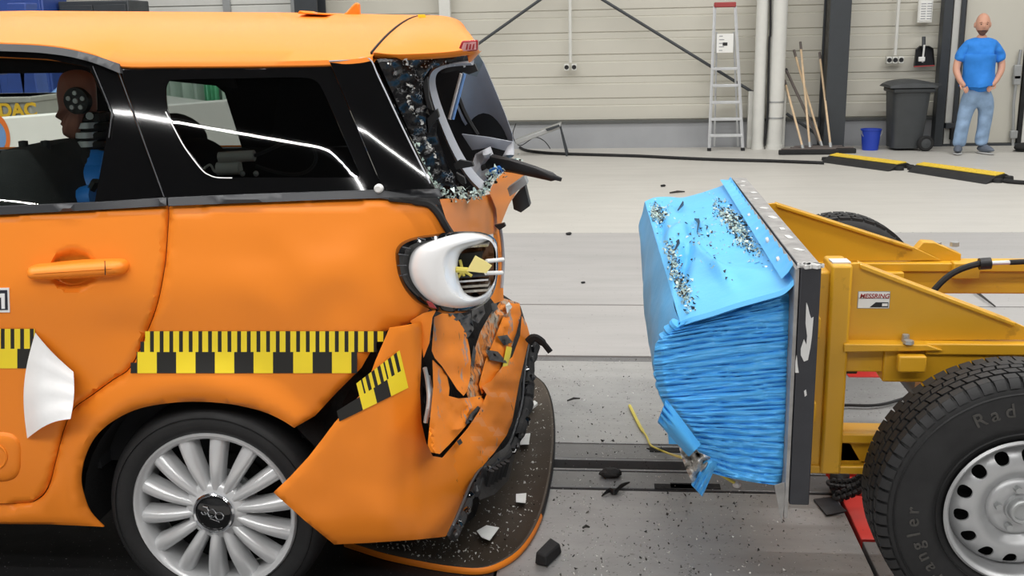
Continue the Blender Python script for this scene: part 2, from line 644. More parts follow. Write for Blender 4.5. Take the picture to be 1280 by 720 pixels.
def panel(name, mat, parent, poly, to3d, t=.004, res=10, roll=.005, holes=(), warp=None, off=(0, 1, 0), angle=50, mfn=None):
    """Sheet panel: outline poly (photo px) meshed with inner points, mapped to the hall by to3d, given thickness."""
    def dens(pl):
        out = []
        for i in range(len(pl)):
            a, b = pl[i - 1], pl[i]
            k = max(1, int(math.hypot(b[0] - a[0], b[1] - a[1]) / res))
            for j in range(k):
                out.append((a[0] + (b[0] - a[0]) * j / k, a[1] + (b[1] - a[1]) * j / k))
        q = []
        for p in out:
            if not q or math.hypot(p[0] - q[-1][0], p[1] - q[-1][1]) > .3:
                q.append(p)
        return q
    loops = [dens(poly)] + [dens(h) for h in holes]
    vs, es = [], []
    for lp in loops:
        o = len(vs)
        vs += [Vector(p) for p in lp]
        es += [(o + i, o + (i + 1) % len(lp)) for i in range(len(lp))]
    nb = len(vs)
    x0, x1 = min(p[0] for p in poly), max(p[0] for p in poly)
    y0, y1 = min(p[1] for p in poly), max(p[1] for p in poly)
    y, r = y0 + res * .5, 0
    while y < y1:
        x = x0 + res * (.25 + .5 * (r % 2))
        while x < x1:
            p = (x, y)
            if inside(p, loops[0]) and not any(inside(p, h) for h in loops[1:]) and min(edge_dist(p, l_) for l_ in loops) > res * .45:
                vs.append(Vector(p))
            x += res
        y += res * .87
        r += 1
    V2, E2, F2, _, _, _ = geometry.delaunay_2d_cdt(vs, es, [], 0, 1e-4)
    fs = []
    for f in F2:
        c = ((V2[f[0]].x + V2[f[1]].x + V2[f[2]].x) / 3, (V2[f[0]].y + V2[f[1]].y + V2[f[2]].y) / 3)
        if inside(c, loops[0]) and not any(inside(c, h) for h in loops[1:]):
            fs.append(tuple(f))
    used = sorted({i for f in fs for i in f})
    mp = {u: i for i, u in enumerate(used)}
    fs = [tuple(mp[i] for i in f) for f in fs]
    off = Vector(off)
    W3 = []
    for u in used:
        p = V2[u]
        d = min(edge_dist(p, l_) for l_ in loops)
        q = to3d(p.x, p.y)
        if roll and d < 1.0:
            q = q + off * roll
        if warp:
            q = warp(q, p.x, p.y)
        W3.append(q)
    k = len(W3)
    mb = MB()
    cnt = {}
    for f in fs:
        for i in range(3):
            e = (f[i], f[(i + 1) % 3])
            cnt[tuple(sorted(e))] = cnt.get(tuple(sorted(e)), 0) + 1
    faces = list(fs) + [tuple(i + k for i in reversed(f)) for f in fs]
    for f in fs:
        for i in range(3):
            a, b = f[i], f[(i + 1) % 3]
            if cnt[tuple(sorted((a, b)))] == 1:
                faces.append((b, a, a + k, b + k))
    mb.add(W3 + [q + off * t for q in W3], faces)
    if mfn:
        for i, f in enumerate(fs):
            g = [V2[used[j]] for j in f]
            mb.m[i] = mfn(sum(q.x for q in g) / 3, sum(q.y for q in g) / 3)
    return mb.build(name, mat, parent, angle)


def flat(Y):
    return lambda px, py: at(px, py, Y)
# ------------------------------------------------------------------ the hall
R = random.Random(7)
WY = 14.4                                      # back wall plane


def struct(o):
    o['kind'] = 'structure'
    return o


fl = struct(MB().bb((-16, -9, -.50), (16, WY + .3, -.25)).build('floor', 'ground'))


def slab(x0, x1, y0, y1, mat, name='floor_plate', top=0.0):
    g = .004
    return MB().bb((x0 + g, y0 + g, -.25), (x1 - g, y1 - g, top)).build(name, mat, fl, bevel=.003)


slab(-16, 16, 8.335, WY + .2, 'floor_cream', 'painted_floor')
slab(-16, 16, 6.085, 8.330, 'floor_grey', 'painted_floor')
slab(-16, 16, 5.075, 6.070, 'floor_grey', 'painted_floor')
slab(-16, 16, 5.00, 5.065, 'steel_dark', 'steel_strip', -.004)
for a, b in ((-16, -3), (-3, -1.3), (-1.3, .95), (.95, 2.3), (2.3, 16)):
    slab(a, b, 3.925, 4.99, 'steel_light', 'steel_plate')
for a, b, m in ((-16, .793, 'steel_dark'), (.793, 1.9, 'red_floor'), (1.9, 16, 'steel_dark')):
    slab(a, b, 3.765, 3.915, m, 'rail_plate', .002)
    slab(a, b, 3.50, 3.650, m, 'rail_plate', .002)
for a, b, m in ((-16, -2.6, 'steel'), (-2.6, -.36, 'floor_shaded'), (-.36, .793, 'steel'), (2.2, 16, 'steel')):
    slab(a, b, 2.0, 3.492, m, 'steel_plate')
slab(.798, 1.9, 3.16, 3.492, 'red_floor', 'painted_plate')
slab(.798, .97, 2.0, 3.15, 'steel_dark', 'steel_plate')
slab(.975, 2.2, 2.0, 3.15, 'steel_light', 'steel_plate', -.004)
slab(-16, 16, -9, 1.992, 'floor_grey', 'painted_floor')
# raised lips of the guide slot, slotted holes in the rail plates, a red marking on the far plate
for y in (3.660, 3.755):
    MB().bb((-12, y - .008, -.05), (.785, y + .008, .004)).build('slot_lip', 'steel_dark', fl, bevel=.002)
for px0, px1, py in ((812, 862, 563), (838, 900, 608), (818, 872, 609)):
    a, b = gnd(px0, py), gnd(px1, py)
    MB().bb((a.x, a.y - .022, .0025), (b.x, a.y + .022, .0045)).build('slotted_hole', 'dark_void', fl)
a, b = gnd(1060, 470), gnd(1142, 466)
MB().bb((a.x, 4.78, .0), (b.x + .5, 4.88, .003)).build('red_marking', 'red_floor', fl)
a = gnd(1042, 637)
p = [gnd(*q, .003) for q in ((1017, 625), (1040, 622), (1058, 640), (1033, 645))]
MB().prism(p, (0, 0, .004)).build('hatch_plate', 'plate_black', fl)

struct(MB().bb((-16, -9.2, -.1), (16, -9, 7.6)).build('wall_front', 'plinth'))
struct(MB().bb((-16.2, -9.2, -.1), (-16, WY + .3, 7.6)).build('wall_left', 'plinth'))
struct(MB().bb((16, -9.2, -.1), (16.2, WY + .3, 7.6)).build('wall_right', 'plinth'))
struct(MB().bb((-16.2, -9.2, 7.4), (16.2, WY + .3, 7.6)).build('ceiling', 'ceiling'))

wall = struct(MB().bb((-16, WY + .04, -.1), (16, WY + .3, 7.4)).build('wall_back', 'siding'))
zs = lambda py: at(1000, py, WY).z
ZB = zs(149.5)
MB().bb((-16, WY - .02, 0), (4.22, WY + .05, ZB)).build('plinth_panel', 'plinth', wall)
MB().bb((-16, WY - .05, ZB - .012), (4.22, WY + .05, ZB + .018)).build('flashing_strip', 'flashing', wall)
bays = ((-16, -8.2), (-8.15, -2.37), (-2.33, 2.02), (2.06, 2.98), (3.0, 4.22))
z = ZB + .02
PER = zs(46) - zs(74.3)
while z < 4.3:
    for (x0, x1) in bays:
        hh = PER * .70
        q = [(z + .001, 0), (z + .014, -.011), (z + hh - .014, -.011), (z + hh - .001, 0)]
        MB().prism([(x0, WY + .04 + d, zz) for zz, d in [(z + .001, 0)] + [(a_, b_ - .006) for a_, b_ in q[1:3]] + [(z + hh - .001, 0)]], (x1 - x0, 0, 0)).build('siding_board', 'siding', wall, angle=15)
        z2 = z + hh
        MB().prism([(x0, WY + .04 + d, zz) for zz, d in ((z2 - .004, 0), (z2 + .008, -.006), (z + PER - .008, -.006), (z + PER + .004, 0))], (x1 - x0, 0, 0)).build('siding_batten', 'siding', wall, angle=15)
    z += PER


def post(name, px0, px1, Y, mat, depth=.12, z1=7.4, ptop=None):
    a, b = at(px0, 100, Y).x, at(px1, 100, Y).x
    return struct(MB().bb((a, Y, 0), (b, Y + depth, z1)).build(name, mat, None, bevel=.006))


post('trim_1', 551.5, 565.5, 14.22, 'white_metal', .10)
post('trim_2', 936.5, 943, 14.20, 'white_metal', .08, zs(112))
post('trim_3', 979.5, 984, 14.20, 'white_metal', .08, zs(112))
# dark steel columns: web and two flanges
for n, (p0, p1) in enumerate(((1033.5, 1059.5), (374, 402))):
    a, b = at(p0, 100, 13.9).x, at(p1, 100, 13.9).x
    c = struct(MB().bb((a, 13.9, 0), (b, 13.93, 7.4)).build('column', 'anthracite', None, bevel=.003))
    MB().bb((a, 14.31, 0), (b, 14.34, 7.4)).build('flange', 'anthracite', c)
    MB().bb((a + .02, 13.93, 0), (a + .045, 14.31, 7.4)).build('web', 'black_plastic', c)
    MB().bb((a - .05, 13.86, 0), (b + .05, 14.36, .025)).build('foot_plate', 'anthracite', c)
# two fat white service pipes with a strap
for n, (p0, p1, lab) in enumerate(((942.5, 957.5, ''), (960.5, 981, ''))):
    a, b = at(p0, 100, 14.12).x, at(p1, 100, 14.12).x
    r = (b - a) / 2
    mb = MB().tube([((a + b) / 2, 14.12, .0), ((a + b) / 2, 14.12, 7.3)], r, 20)
    o = mb.build('service_pipe', 'white_metal')
    tag(o, ('slimmer white vertical pipe just right of the stepladder', 'thicker white vertical pipe beside the leaning brooms')[n], 'pipe')
    MB().tube([((a + b) / 2, 14.12, .0), ((a + b) / 2, 14.12, .06)], r * 1.12, 20).build('foot_collar', 'white_metal', o)
    if n:
        for py in (128, 148):
            zc = at(970, py, 14.12).z
            MB().tube([((a + b) / 2, 14.12, zc), ((a + b) / 2, 14.12, zc + .02)], r * 1.05, 20).build('pipe_clamp', 'galv', o)
# cable run between the pipes
pts = [at(x, y, 14.05) for x, y in spl([(963, -20), (963, 40), (961.5, 52), (960, 120), (959, 150), (956, 182)], 5)]
tag(MB().tube(pts, .016, 6).build('wall_cable', 'black_rubber'), 'black cable hanging between the two white pipes', 'cable')
# bracing rods
for n, (q0, q1) in enumerate((((741, -8), (942, 116)), ((700, -18), (585, 64)), ((983, 142), (1036, 178)))):
    o = MB().tube([at(*q0, 14.25), at(*q1, 14.25)], .02, 8).build('bracing_rod', 'anthracite')
    tag(o, ('dark diagonal bracing rod sloping down to the stepladder', 'dark diagonal bracing rod rising from behind the car spoiler', 'short dark bracing rod low behind the broom handles')[n], 'rod')
    MB().ball(at(*q1, 14.25), .035, 8, 6).build('end_joint', 'anthracite', o)
for n, (px, pyb, k) in enumerate(((713, 84, 2), (1118.5, 75, 3))):
    b = at(px, pyb, 14.3)
    t = empty('socket_outlet', b, ('double wall socket under a thin white conduit', 'triple wall socket under a white conduit above the bin')[n], 'socket')
    MB().tube([b + Vector((0, 0, .06)), (b.x, b.y, 5)], .022, 8).build('conduit', 'white_metal', t)
    for i in range(k):
        x = b.x + (i - (k - 1) / 2) * (.10 if k == 2 else .075)
        s = MB().bb((x - .034, b.y - .03, b.z - .045), (x + .034, b.y + .05, b.z + .045)).build('socket', 'white_metal', t, bevel=.008)
        MB().lathe([(.0, -.032), (.028, -.034), (.03, -.03)], (x, b.y, b.z), (0, 1, 0), 14).build('socket_insert', 'black_plastic', s)

# door bay on the right
def frame(name, p0t, p1t, mat, Y, depth=.1, z1=7.4):
    a, b = at(p0t, 100, Y).x, at(p1t, 100, Y).x
    return struct(MB().bb((a, Y, 0), (b, Y + depth, z1)).build(name, mat, None, bevel=.004))


frame('trim_4', 1173.5, 1184.5, 'anthracite', 14.2, .16)
frame('trim_5', 1185.5, 1194.5, 'white_metal', 14.26, .1)
frame('trim_6', 1195.5, 1200.5, 'anthracite', 14.2, .16)
xa, xb = at(1200.5, 100, 14.3).x, at(1276, 100, 14.3).x
door = struct(MB().bb((xa, 14.28, .03), (xb, 14.38, 7.4)).build('door_1', 'siding', None, bevel=.006))
MB().bb((xa - .3, 14.23, .0), (xb + 4, 14.33, .028)).build('door_threshold', 'anthracite', door)
MB().bb((xb + .06, 14.26, .03), (16, 14.38, 7.4)).build('door_leaf', 'white_metal', door, bevel=.006)
MB().bb((xb + .005, 14.24, .03), (xb + .055, 14.38, 7.4)).build('door_seal', 'black_rubber', door)
pr = [at(x, y, 14.22) for x, y in ((1276, 62), (1270.5, 100), (1267, 130), (1266, 182))]
MB().tube(pr, .02, 8).build('door_bolt', 'galv', door)
for py, s in ((90, .09), (100, .06), (168, .05)):
    c = at(1272 - (py - 80) * .06, py, 14.22)
    MB().box(c, (.09, .06, s * 2)).build('bolt_guide', 'galv', door, bevel=.008)
c = at(1189, 157, 14.22)
MB().box(c, (.16, .08, .07)).build('hinge_plate', 'anthracite', door, bevel=.005)
c = at(1191, 167, 14.2)
MB().box(c, (.07, .08, .16)).build('hinge_stop', 'black_rubber', door, bevel=.01)

# ------------------------------------------------------------------ things along the back wall
def wp(px, py, Y=14.1):
    return at(px, py, Y)


# stepladder
YL = 14.0
sl = empty('stepladder', gnd(907, 185), 'tall aluminium stepladder with red grip standing against the wall', 'ladder')
for q0, q1 in (((893.5, 8), (886.5, 185)), ((919, 8), (928.5, 185))):
    a, b = wp(*q0, YL + .12), wp(*q1, YL - .06)
    b.z = .02
    MB().tube([a, b], .016, 6, flat=1.4).build('rail', 'alu', sl)
    MB().box(b - Vector((0, 0, -.0)), (.05, .06, .04)).build('rubber_foot', 'black_rubber', sl, bevel=.006)
for q0, q1 in (((896, 40), (893, 183)), ((917, 40), (922.5, 183))):
    a, b = wp(*q0, YL + .16), wp(*q1, 14.3)
    b.z = .02
    MB().tube([a, b], .014, 6).build('rear_leg', 'alu', sl)
for py, x0, x1 in ((86, 891, 921.5), (107, 890, 923), (128, 889, 925), (149, 888, 927), (169.5, 887, 928)):
    t = (py - 8) / 177
    y = YL + .12 - .18 * t
    a, b = wp(x0, py, y), wp(x1, py, y)
    tr = MB().bb((a.x, y - .02, a.z - .02), (b.x, y + .07, a.z + .015)).build('tread', 'alu', sl, bevel=.004)
a, b = wp(892.5, 6, YL + .12), wp(920, 6, YL + .12)
MB().bb((a.x, YL + .09, a.z - .035), (b.x, YL + .15, a.z + .03)).build('grip', 'red_plastic', sl, bevel=.012)
a, b = wp(895.5, 66, YL + .05), wp(917, 42, YL + .05)
pl = MB().bb((a.x, YL + .04, a.z), (b.x, YL + .07, b.z)).build('notice_plate', 'paper', sl, bevel=.002)
c = (a + b) / 2
MB().bb((c.x - .03, YL + .036, c.z - .03), (c.x + .03, YL + .041, c.z + .01)).build('dark_print', 'ink', pl)
for k in range(5):
    MB().bb((a.x + .03, YL + .037, a.z + .025 + .045 * k), (a.x + .075 + .02 * (k % 2), YL + .041, a.z + .035 + .045 * k)).build('print_line', 'print_grey', pl)

# brooms
BRO = [
    ((1004, 183), (981, 101), 'wood', (973.5, 1048, 187.5), 13.45, 'push broom with the shortest pale handle leaning by the white pipe'),
    ((1012.5, 182), (1000.5, 53), 'wood', (985, 1050, 184.2), 13.6, 'push broom with nearly upright pale handle reaching highest'),
    ((1027.5, 179), (992.5, 63), 'wood', (990, 1056, 181.5), 13.74, 'push broom with slanted pale handle crossing the dark pole'),
    ((1038.5, 183), (1024.5, 66), 'wood', (1012, 1070, 185.5), 13.56, 'push broom with pale handle leaning against the dark column'),
]
for (b0, t0, mat, (hx0, hx1, hy), Yb, lab) in BRO:
    g = at(b0[0], hy, Yb)
    g.z = 0
    br = empty('push_broom', g, lab, 'broom', 'brooms leaning on the back wall')
    a, b = at(hx0, hy, Yb).x, at(hx1, hy, Yb).x
    MB().prism([(a, Yb - .035, .0), (b, Yb - .035, .0), (b, Yb + .035, .0), (a, Yb + .035, .0)], (0, 0, .062)).build('bristles', 'black_rubber', br, bevel=.012)
    MB().bb((a + .03, Yb - .02, .062), (b - .03, Yb + .02, .08)).build('head_block', 'dark_pole', br, bevel=.006)
    foot = Vector((at(b0[0], b0[1], Yb).x, Yb, .07))
    top = at(t0[0], t0[1], 14.28)
    MB().tube([foot, top], .0145, 8).build('handle', mat, br)
    MB().tube([foot, foot.lerp(top, .05)], .02, 8).build('socket_sleeve', 'galv', br)
    MB().tube([foot.lerp(top, .93), top + (top - foot) * .004], .017, 8).build('hand_grip', 'dark_pole', br)
o = MB().tube([Vector((at(1026, 170, 13.84).x, 13.84, .09)), at(982, 86, 14.3)], .018, 8).build('dark_pole', 'dark_pole')
tag(o, 'dark wooden pole leaning at a slant behind the brooms', 'pole')
MB().tube([at(983.5, 89, 14.29), at(982, 86, 14.3)], .021, 8).build('end_cap', 'black_plastic', o)

# bucket
g = at(1087.5, 186, 13.9)
bk = empty('bucket', (g.x, 13.9, 0), 'small blue plastic bucket on the floor beside the wheeled bin', 'bucket')
MB().lathe([(.0, .004), (.098, .004), (.10, 0), (.125, .255), (.134, .258), (.134, .27), (.122, .27), (.097, .02), (0, .02)], (g.x, 13.9, 0), (0, 0, 1), 28).build('pail', 'bucket', bk)
MB().tube([(g.x + .13 * math.cos(t), 13.9 - .05, .25 - .12 * math.sin(t)) for t in [math.pi * k / 12 for k in range(13)]], .005, 6).build('bail_handle', 'galv', bk)

# wheeled bin
YB = 13.75
bx0, bx1 = at(1114, 150, YB).x, at(1160, 150, YB).x
cx = (bx0 + bx1) / 2
bn = empty('wheeled_bin', (cx, YB, 0), 'dark grey wheeled rubbish bin with closed lid', 'bin')
zt = at(1135, 110, YB).z
rows = []
for k in range(7):
    t = k / 6
    zz = .03 + (zt - .03) * t
    hx = (.20 + .055 * t) * .94
    hy = .20 + .06 * t
    sx = .012 * t
    ring = []
    for j in range(28):
        a = 2 * math.pi * j / 28
        cxx, sy = math.cos(a), math.sin(a)
        s = lambda v: math.copysign(abs(v) ** .35, v)
        ring.append((cx + sx + hx * s(cxx), YB + .2 + hy * s(sy), zz))
    rows.append(ring)
mb = MB().grid(rows, 0, True)
mb.add(rows[0], [tuple(range(28))])
mb.build('body', 'bin', bn, angle=30)
mb = MB()
mb.bb((cx - .235, YB - .075, zt - .06), (cx + .275, YB + .47, zt + .0))
mb.build('rim_collar', 'bin', bn, bevel=.02)
rows = []
for k in range(9):
    t = k / 8
    x = cx - .285 + .58 * t
    h = .03 + .055 * math.sin(math.pi * min(t * 1.02, 1)) ** .6
    rows.append([(x, YB - .10, zt + .005), (x, YB - .09, zt + .012 + h * .55), (x, YB + .06, zt + .012 + h), (x, YB + .36, zt + .012 + h), (x, YB + .48, zt + .005)])
mb = MB().grid(rows, 0)
mb.add(rows[0], [(0, 1, 2, 3, 4)]).add(rows[-1], [(4, 3, 2, 1, 0)])
mb.build('lid', 'bin', bn, angle=40)
MB().tube([(cx + .29, YB - .06, zt + .02), (cx + .33, YB - .06, zt + .03), (cx + .33, YB + .44, zt + .03), (cx + .29, YB + .44, zt + .02)], .02, 8).build('grip_bar', 'bin', bn)
for yy in (YB - .06, YB + .46):
    wl = MB().lathe([(.0, -.025), (.05, -.03), (.085, -.03), (.1, -.015), (.1, .015), (.085, .03), (0, .03)], (cx + .20, yy, .1), (0, 1, 0), 24).build('wheel', 'black_rubber', bn)
    MB().lathe([(.0, -.04), (.03, -.036), (.06, -.031)], (cx + .20, yy, .1), (0, 1, 0), 18).build('hub', 'bin', wl)

# dustpan with hand brush hanging on the wall
d0 = at(1154.5, 82, 14.3)
dp = empty('dustpan', d0, 'black dustpan with hand brush hanging on the wall above the bin', 'dustpan')
q = [at(x, y, 14.29) for x, y in ((1142, 83), (1168, 81.5), (1165, 61), (1160, 58), (1149, 58), (1144.5, 62))]
MB().prism(q, (0, .012, 0)).build('pan_back', 'black_plastic', dp)
for i, j in ((1, 2), (5, 0), (2, 3), (4, 5), (3, 4)):
    MB().prism([q[i], q[j], q[j] + Vector((0, -.06, 0)), q[i] + Vector((0, -.06 if i in (2, 3, 4) else -.02, 0))], (0, 0, .008)).build('pan_rim', 'black_plastic', dp)
MB().tube([at(1154.5, 60, 14.24), at(1154.8, 46, 14.27)], .024, 8).build('handle', 'anthracite', dp)
MB().tube([at(1153, 78, 14.22), at(1155.5, 56, 14.22)], .012, 6).build('brush_handle', 'white_plastic', dp)
MB().box(at(1152, 74, 14.22), (.08, .04, .06)).build('brush_head', 'white_plastic', dp, bevel=.008)
MB().tube([at(1142, 83.4, 14.23), at(1168, 82, 14.23)], .008, 6).build('rubber_edge', 'red_plastic', dp)
# framed notice
a, b = at(1146.5, 28.5, 14.3), at(1167, -1, 14.3)
nt = empty('framed_notice', a, 'printed paper notice in a clear holder high on the wall', 'notice')
MB().bb((a.x, 14.30, a.z), (b.x, 14.34, b.z)).build('holder', 'white_metal', nt, bevel=.004)
MB().bb((a.x + .022, 14.293, a.z + .025), (b.x - .022, 14.302, b.z - .02)).build('sheet', 'paper', nt)
for k in range(7):
    for c_ in range(2):
        x = a.x + .035 + c_ * .075
        MB().bb((x, 14.290, a.z + .045 + .031 * k), (x + .06, 14.294, a.z + .055 + .031 * k)).build('print_line', 'print_grey', nt)

# cable ramps on the floor
for n, (c0, c1, c2, c3, lab) in enumerate((
        ((1026, 203), (1110, 214.5), (1143, 208), (1052, 196), 'yellow and black cable ramp nearer the blue bucket'),
        ((1134, 215), (1232, 230.5), (1266, 221.5), (1160, 208), 'yellow and black cable ramp at the edge nearer the man'))):
    P = [gnd(*q) for q in (c0, c1, c2, c3)]
    t = empty('cable_ramp', (P[0] + P[2]) / 2, lab, 'cable ramp', 'cable ramps across the floor')
    hh = .055
    T = [P[0].lerp(P[3], .36), P[1].lerp(P[2], .36), P[1].lerp(P[2], .72), P[0].lerp(P[3], .72)]
    for q in T:
        q.z = hh
    MB().add(P + T, [(0, 1, 5, 4), (1, 2, 6, 5), (2, 3, 7, 6), (3, 0, 4, 7), (3, 2, 1, 0), (4, 5, 6, 7)]).build('rubber_body', 'black_rubber', t, angle=20)
    I = [T[0].lerp(T[2], .01), T[1].lerp(T[3], .01), T[2].lerp(T[0], .01), T[3].lerp(T[1], .01)]
    lid = MB().prism([q + Vector((0, 0, .001)) for q in I], (0, 0, .012)).build('yellow_lid', 'yellow_ramp', t, bevel=.003)
    mb = MB()
    for i in range(22):
        for j in range(4):
            u, v = (i + .5) / 22, (j + .5) / 4
            c = I[0].lerp(I[1], u).lerp(I[3].lerp(I[2], u), v)
            mb.box(c + Vector((0, 0, .014)), (.03, .02, .006))
    tag(mb.build('grip_studs', 'yellow_ramp', t), kind='stuff')
    ex = (P[1] - P[0]).normalized()
    for e0, e1, sgn in ((P[1].lerp(P[2], .2), P[1].lerp(P[2], .45), 1), (P[1].lerp(P[2], .6), P[1].lerp(P[2], .85), 1), (P[0].lerp(P[3], .2), P[0].lerp(P[3], .45), -1)):
        c = (e0 + e1) / 2 + ex * .03 * sgn
        MB().lathe([(.0, .0), (.055, .0), (.05, .035), (0, .035)], (c.x, c.y, .001), (0, 0, 1), 10).build('connector_lug', 'black_rubber', t)
pts = [gnd(x, y, .02) for x, y in spl([(640, 176), (646, 181), (655, 187), (672, 190), (700, 192), (750, 193.5), (800, 195), (850, 197.5), (900, 199.5), (960, 201), (1030, 203.5)], 6)]
tag(MB().tube(pts, .019, 8).build('floor_cable', 'black_rubber'), 'long black cable lying across the cream floor to the ramps', 'cable')
pts = [gnd(x, y, .02) for x, y in spl([(1255, 226), (1268, 227.5), (1300, 229), (1340, 229)], 5)]
tag(MB().tube(pts, .022, 8).build('floor_cable', 'black_rubber'), 'black cable end leaving the second cable ramp', 'cable')

# tilted dark trestle by the wall behind the car
Yt = 13.5
t = empty('folding_trestle', (at(680, 190, Yt).x, Yt, 0), 'dark metal trestle leaning low against the wall behind the car', 'trestle')
MB().prism([at(643, 176, Yt), at(646, 181, Yt), at(701, 160.5, Yt), at(700.5, 154.5, Yt)], (0, .3, 0)).build('sloping_tray', 'galv', t, bevel=.01)
MB().prism([at(682, 161, Yt - .01), at(684, 164, Yt - .01), at(699.5, 158.5, Yt - .01), at(699, 155.5, Yt - .01)], (0, -.012, 0)).build('dark_pad', 'anthracite', t)
e = at(708.5, 190, Yt)
MB().tube([at(700.5, 158, Yt), (e.x, Yt, .0)], .014, 6).build('leg', 'anthracite', t)
MB().tube([at(700.5, 158, Yt + .3), (e.x, Yt + .3, .0)], .014, 6).build('leg', 'anthracite', t)
pts = [at(x, y, Yt + .1) for x, y in spl([(645, 154), (641, 170), (650, 182), (668, 172), (680, 176), (688, 186)], 5)]
MB().tube(pts, .006, 6).build('loose_wire', 'black_rubber', t)

# dark shoe poking in at the right edge
g = gnd(1283, 190)
t = empty('black_shoe', g, 'black shoe at the picture edge near the door', 'shoe')
MB().ball(g + Vector((.03, .05, .055)), (.17, .065, .06), 18, 10, f=lambda p: Vector((p.x, p.y, max(p.z, -.75) * (1 + .4 * max(p.x, 0))))).build('upper', 'black_rubber', t)
MB().ball(g + Vector((.03, .05, .014)), (.178, .072, .013), 18, 6).build('sole', 'dark_void', t)
# ------------------------------------------------------------------ the man by the door
YP = 13.4


def skin_mesh(name, pts, edges, mat, parent, root=0, sub=2, extra=None, smooth=0):
    """pts: (x, y, z, rx, ry). Grown with Skin + Subdivision and baked into one mesh."""
    me = bpy.data.meshes.new(name)
    me.from_pydata([p[:3] for p in pts], edges, [])
    o = bpy.data.objects.new(name, me)
    COL.objects.link(o)
    s = o.modifiers.new('skin', 'SKIN')
    s.use_smooth_shade = True
    for i, p in enumerate(pts):
        d = me.skin_vertices[0].data[i]
        d.radius = (p[3], p[4])
        d.use_root = i == root
    u = o.modifiers.new('smooth', 'SUBSURF')
    u.levels = u.render_levels = sub
    if smooth:
        k = o.modifiers.new('soft', 'SMOOTH')
        k.factor, k.iterations = .5, smooth
    dg = bpy.context.evaluated_depsgraph_get()
    ev = o.evaluated_get(dg)
    m2 = ev.to_mesh()
    mb = MB()
    par = list(range(len(m2.vertices)))

    def root_of(i):
        while par[i] != i:
            par[i] = par[par[i]]
            i = par[i]
        return i
    for e in m2.edges:
        par[root_of(e.vertices[0])] = root_of(e.vertices[1])
    cnt = {}
    for i in range(len(par)):
        cnt[root_of(i)] = cnt.get(root_of(i), 0) + 1
    big = max(cnt, key=cnt.get)
    mb.add([v.co.copy() for v in m2.vertices], [tuple(p.vertices) for p in m2.polygons if root_of(p.vertices[0]) == big])
    ev.to_mesh_clear()
    bpy.data.objects.remove(o)
    bpy.data.meshes.remove(me)
    if extra:
        extra(mb)
    return mb.build(name, mat, parent, 80, recalc=True)


def body_point(px, py, dy=0.0):
    p = at(px, py, YP + dy)
    return [p.x, p.y, p.z]


pg = gnd(1213, 193)
man = empty('person', (pg.x, YP, 0), 'bald bearded man in blue t-shirt and jeans standing with hands in pockets', 'person')
bp = body_point
# bare body: neck, arms, hands (with legs inside the trousers)
B = [
    (*bp(1222, 112), .11, .08),      # 0 pelvis
    (*bp(1222, 92), .11, .08),       # 1 waist
    (*bp(1224, 70), .11, .08),       # 2 chest
    (*bp(1226, 56), .07, .065),      # 3 base of neck
    (*bp(1228, 42), .060, .062),     # 4 neck
    (*bp(1206, 61), .045, .045),     # 5 shoulder (picture left)
    (*bp(1197, 77), .05, .05),       # 6 elbow side
    (*bp(1195, 88, -.03), .046, .046),
    (*bp(1200, 101, -.11), .036, .034),   # 8 wrist
    (*bp(1206, 109, -.15), .04, .026),    # 9 palm in pocket
    (*bp(1243.5, 61), .045, .045),   # 10 shoulder (picture right)
    (*bp(1252, 77), .05, .05),
    (*bp(1251.5, 88, -.03), .046, .046),
    (*bp(1245, 101, -.11), .036, .034),   # 13 wrist
    (*bp(1239, 108, -.15), .04, .026),    # 14 palm
    (*bp(1210, 128), .06, .06),      # 15 thigh
    (*bp(1204, 152), .05, .05),      # 16 knee
    (*bp(1199, 181), .04, .045),     # 17 ankle
    (*bp(1233, 128), .06, .06),
    (*bp(1230, 152), .05, .05),
    (*bp(1226, 181), .04, .045),
]
E_ = [(0, 1), (1, 2), (2, 3), (3, 4), (3, 5), (5, 6), (6, 7), (7, 8), (8, 9), (3, 10), (10, 11), (11, 12), (12, 13), (13, 14), (0, 15), (15, 16), (16, 17), (0, 18), (18, 19), (19, 20)]
HC = Vector(bp(1228.6, 30.5, -.02))


def head_shape(p):
    x, y, z = p
    q = Vector((x, y, z))
    w = 1.0
    if z < 0:
        w = 1 - .30 * (-z) ** 1.6                       # jaw narrows
    q.x *= w
    q.y = y * (1 - .10 * max(-z, 0))
    if y < 0:
        fz = z
        q.y += .06 * math.exp(-((fz + .02) / .10) ** 2) * math.exp(-(abs(x) - .36) ** 2 / .018)      # eye sockets
        q.y -= .05 * math.exp(-((fz - .17) / .08) ** 2) * math.exp(-(x / .5) ** 2)                   # brow
        q.y -= .24 * math.exp(-((fz + .26) / .13) ** 2) * math.exp(-(x / .14) ** 2)                  # nose
        q.y -= .10 * math.exp(-((fz + .10) / .12) ** 2) * math.exp(-(x / .09) ** 2)
        q.y -= .06 * math.exp(-((fz + .58) / .07) ** 2) * math.exp(-(x / .28) ** 2)                  # lips
        q.y += .04 * math.exp(-((fz + .585) / .02) ** 2) * math.exp(-(x / .26) ** 2)
        q.y -= .07 * math.exp(-((fz + .88) / .14) ** 2) * math.exp(-(x / .3) ** 2)                   # chin
    return q


HR = Matrix.Rotation(math.radians(-8), 3, 'Z')


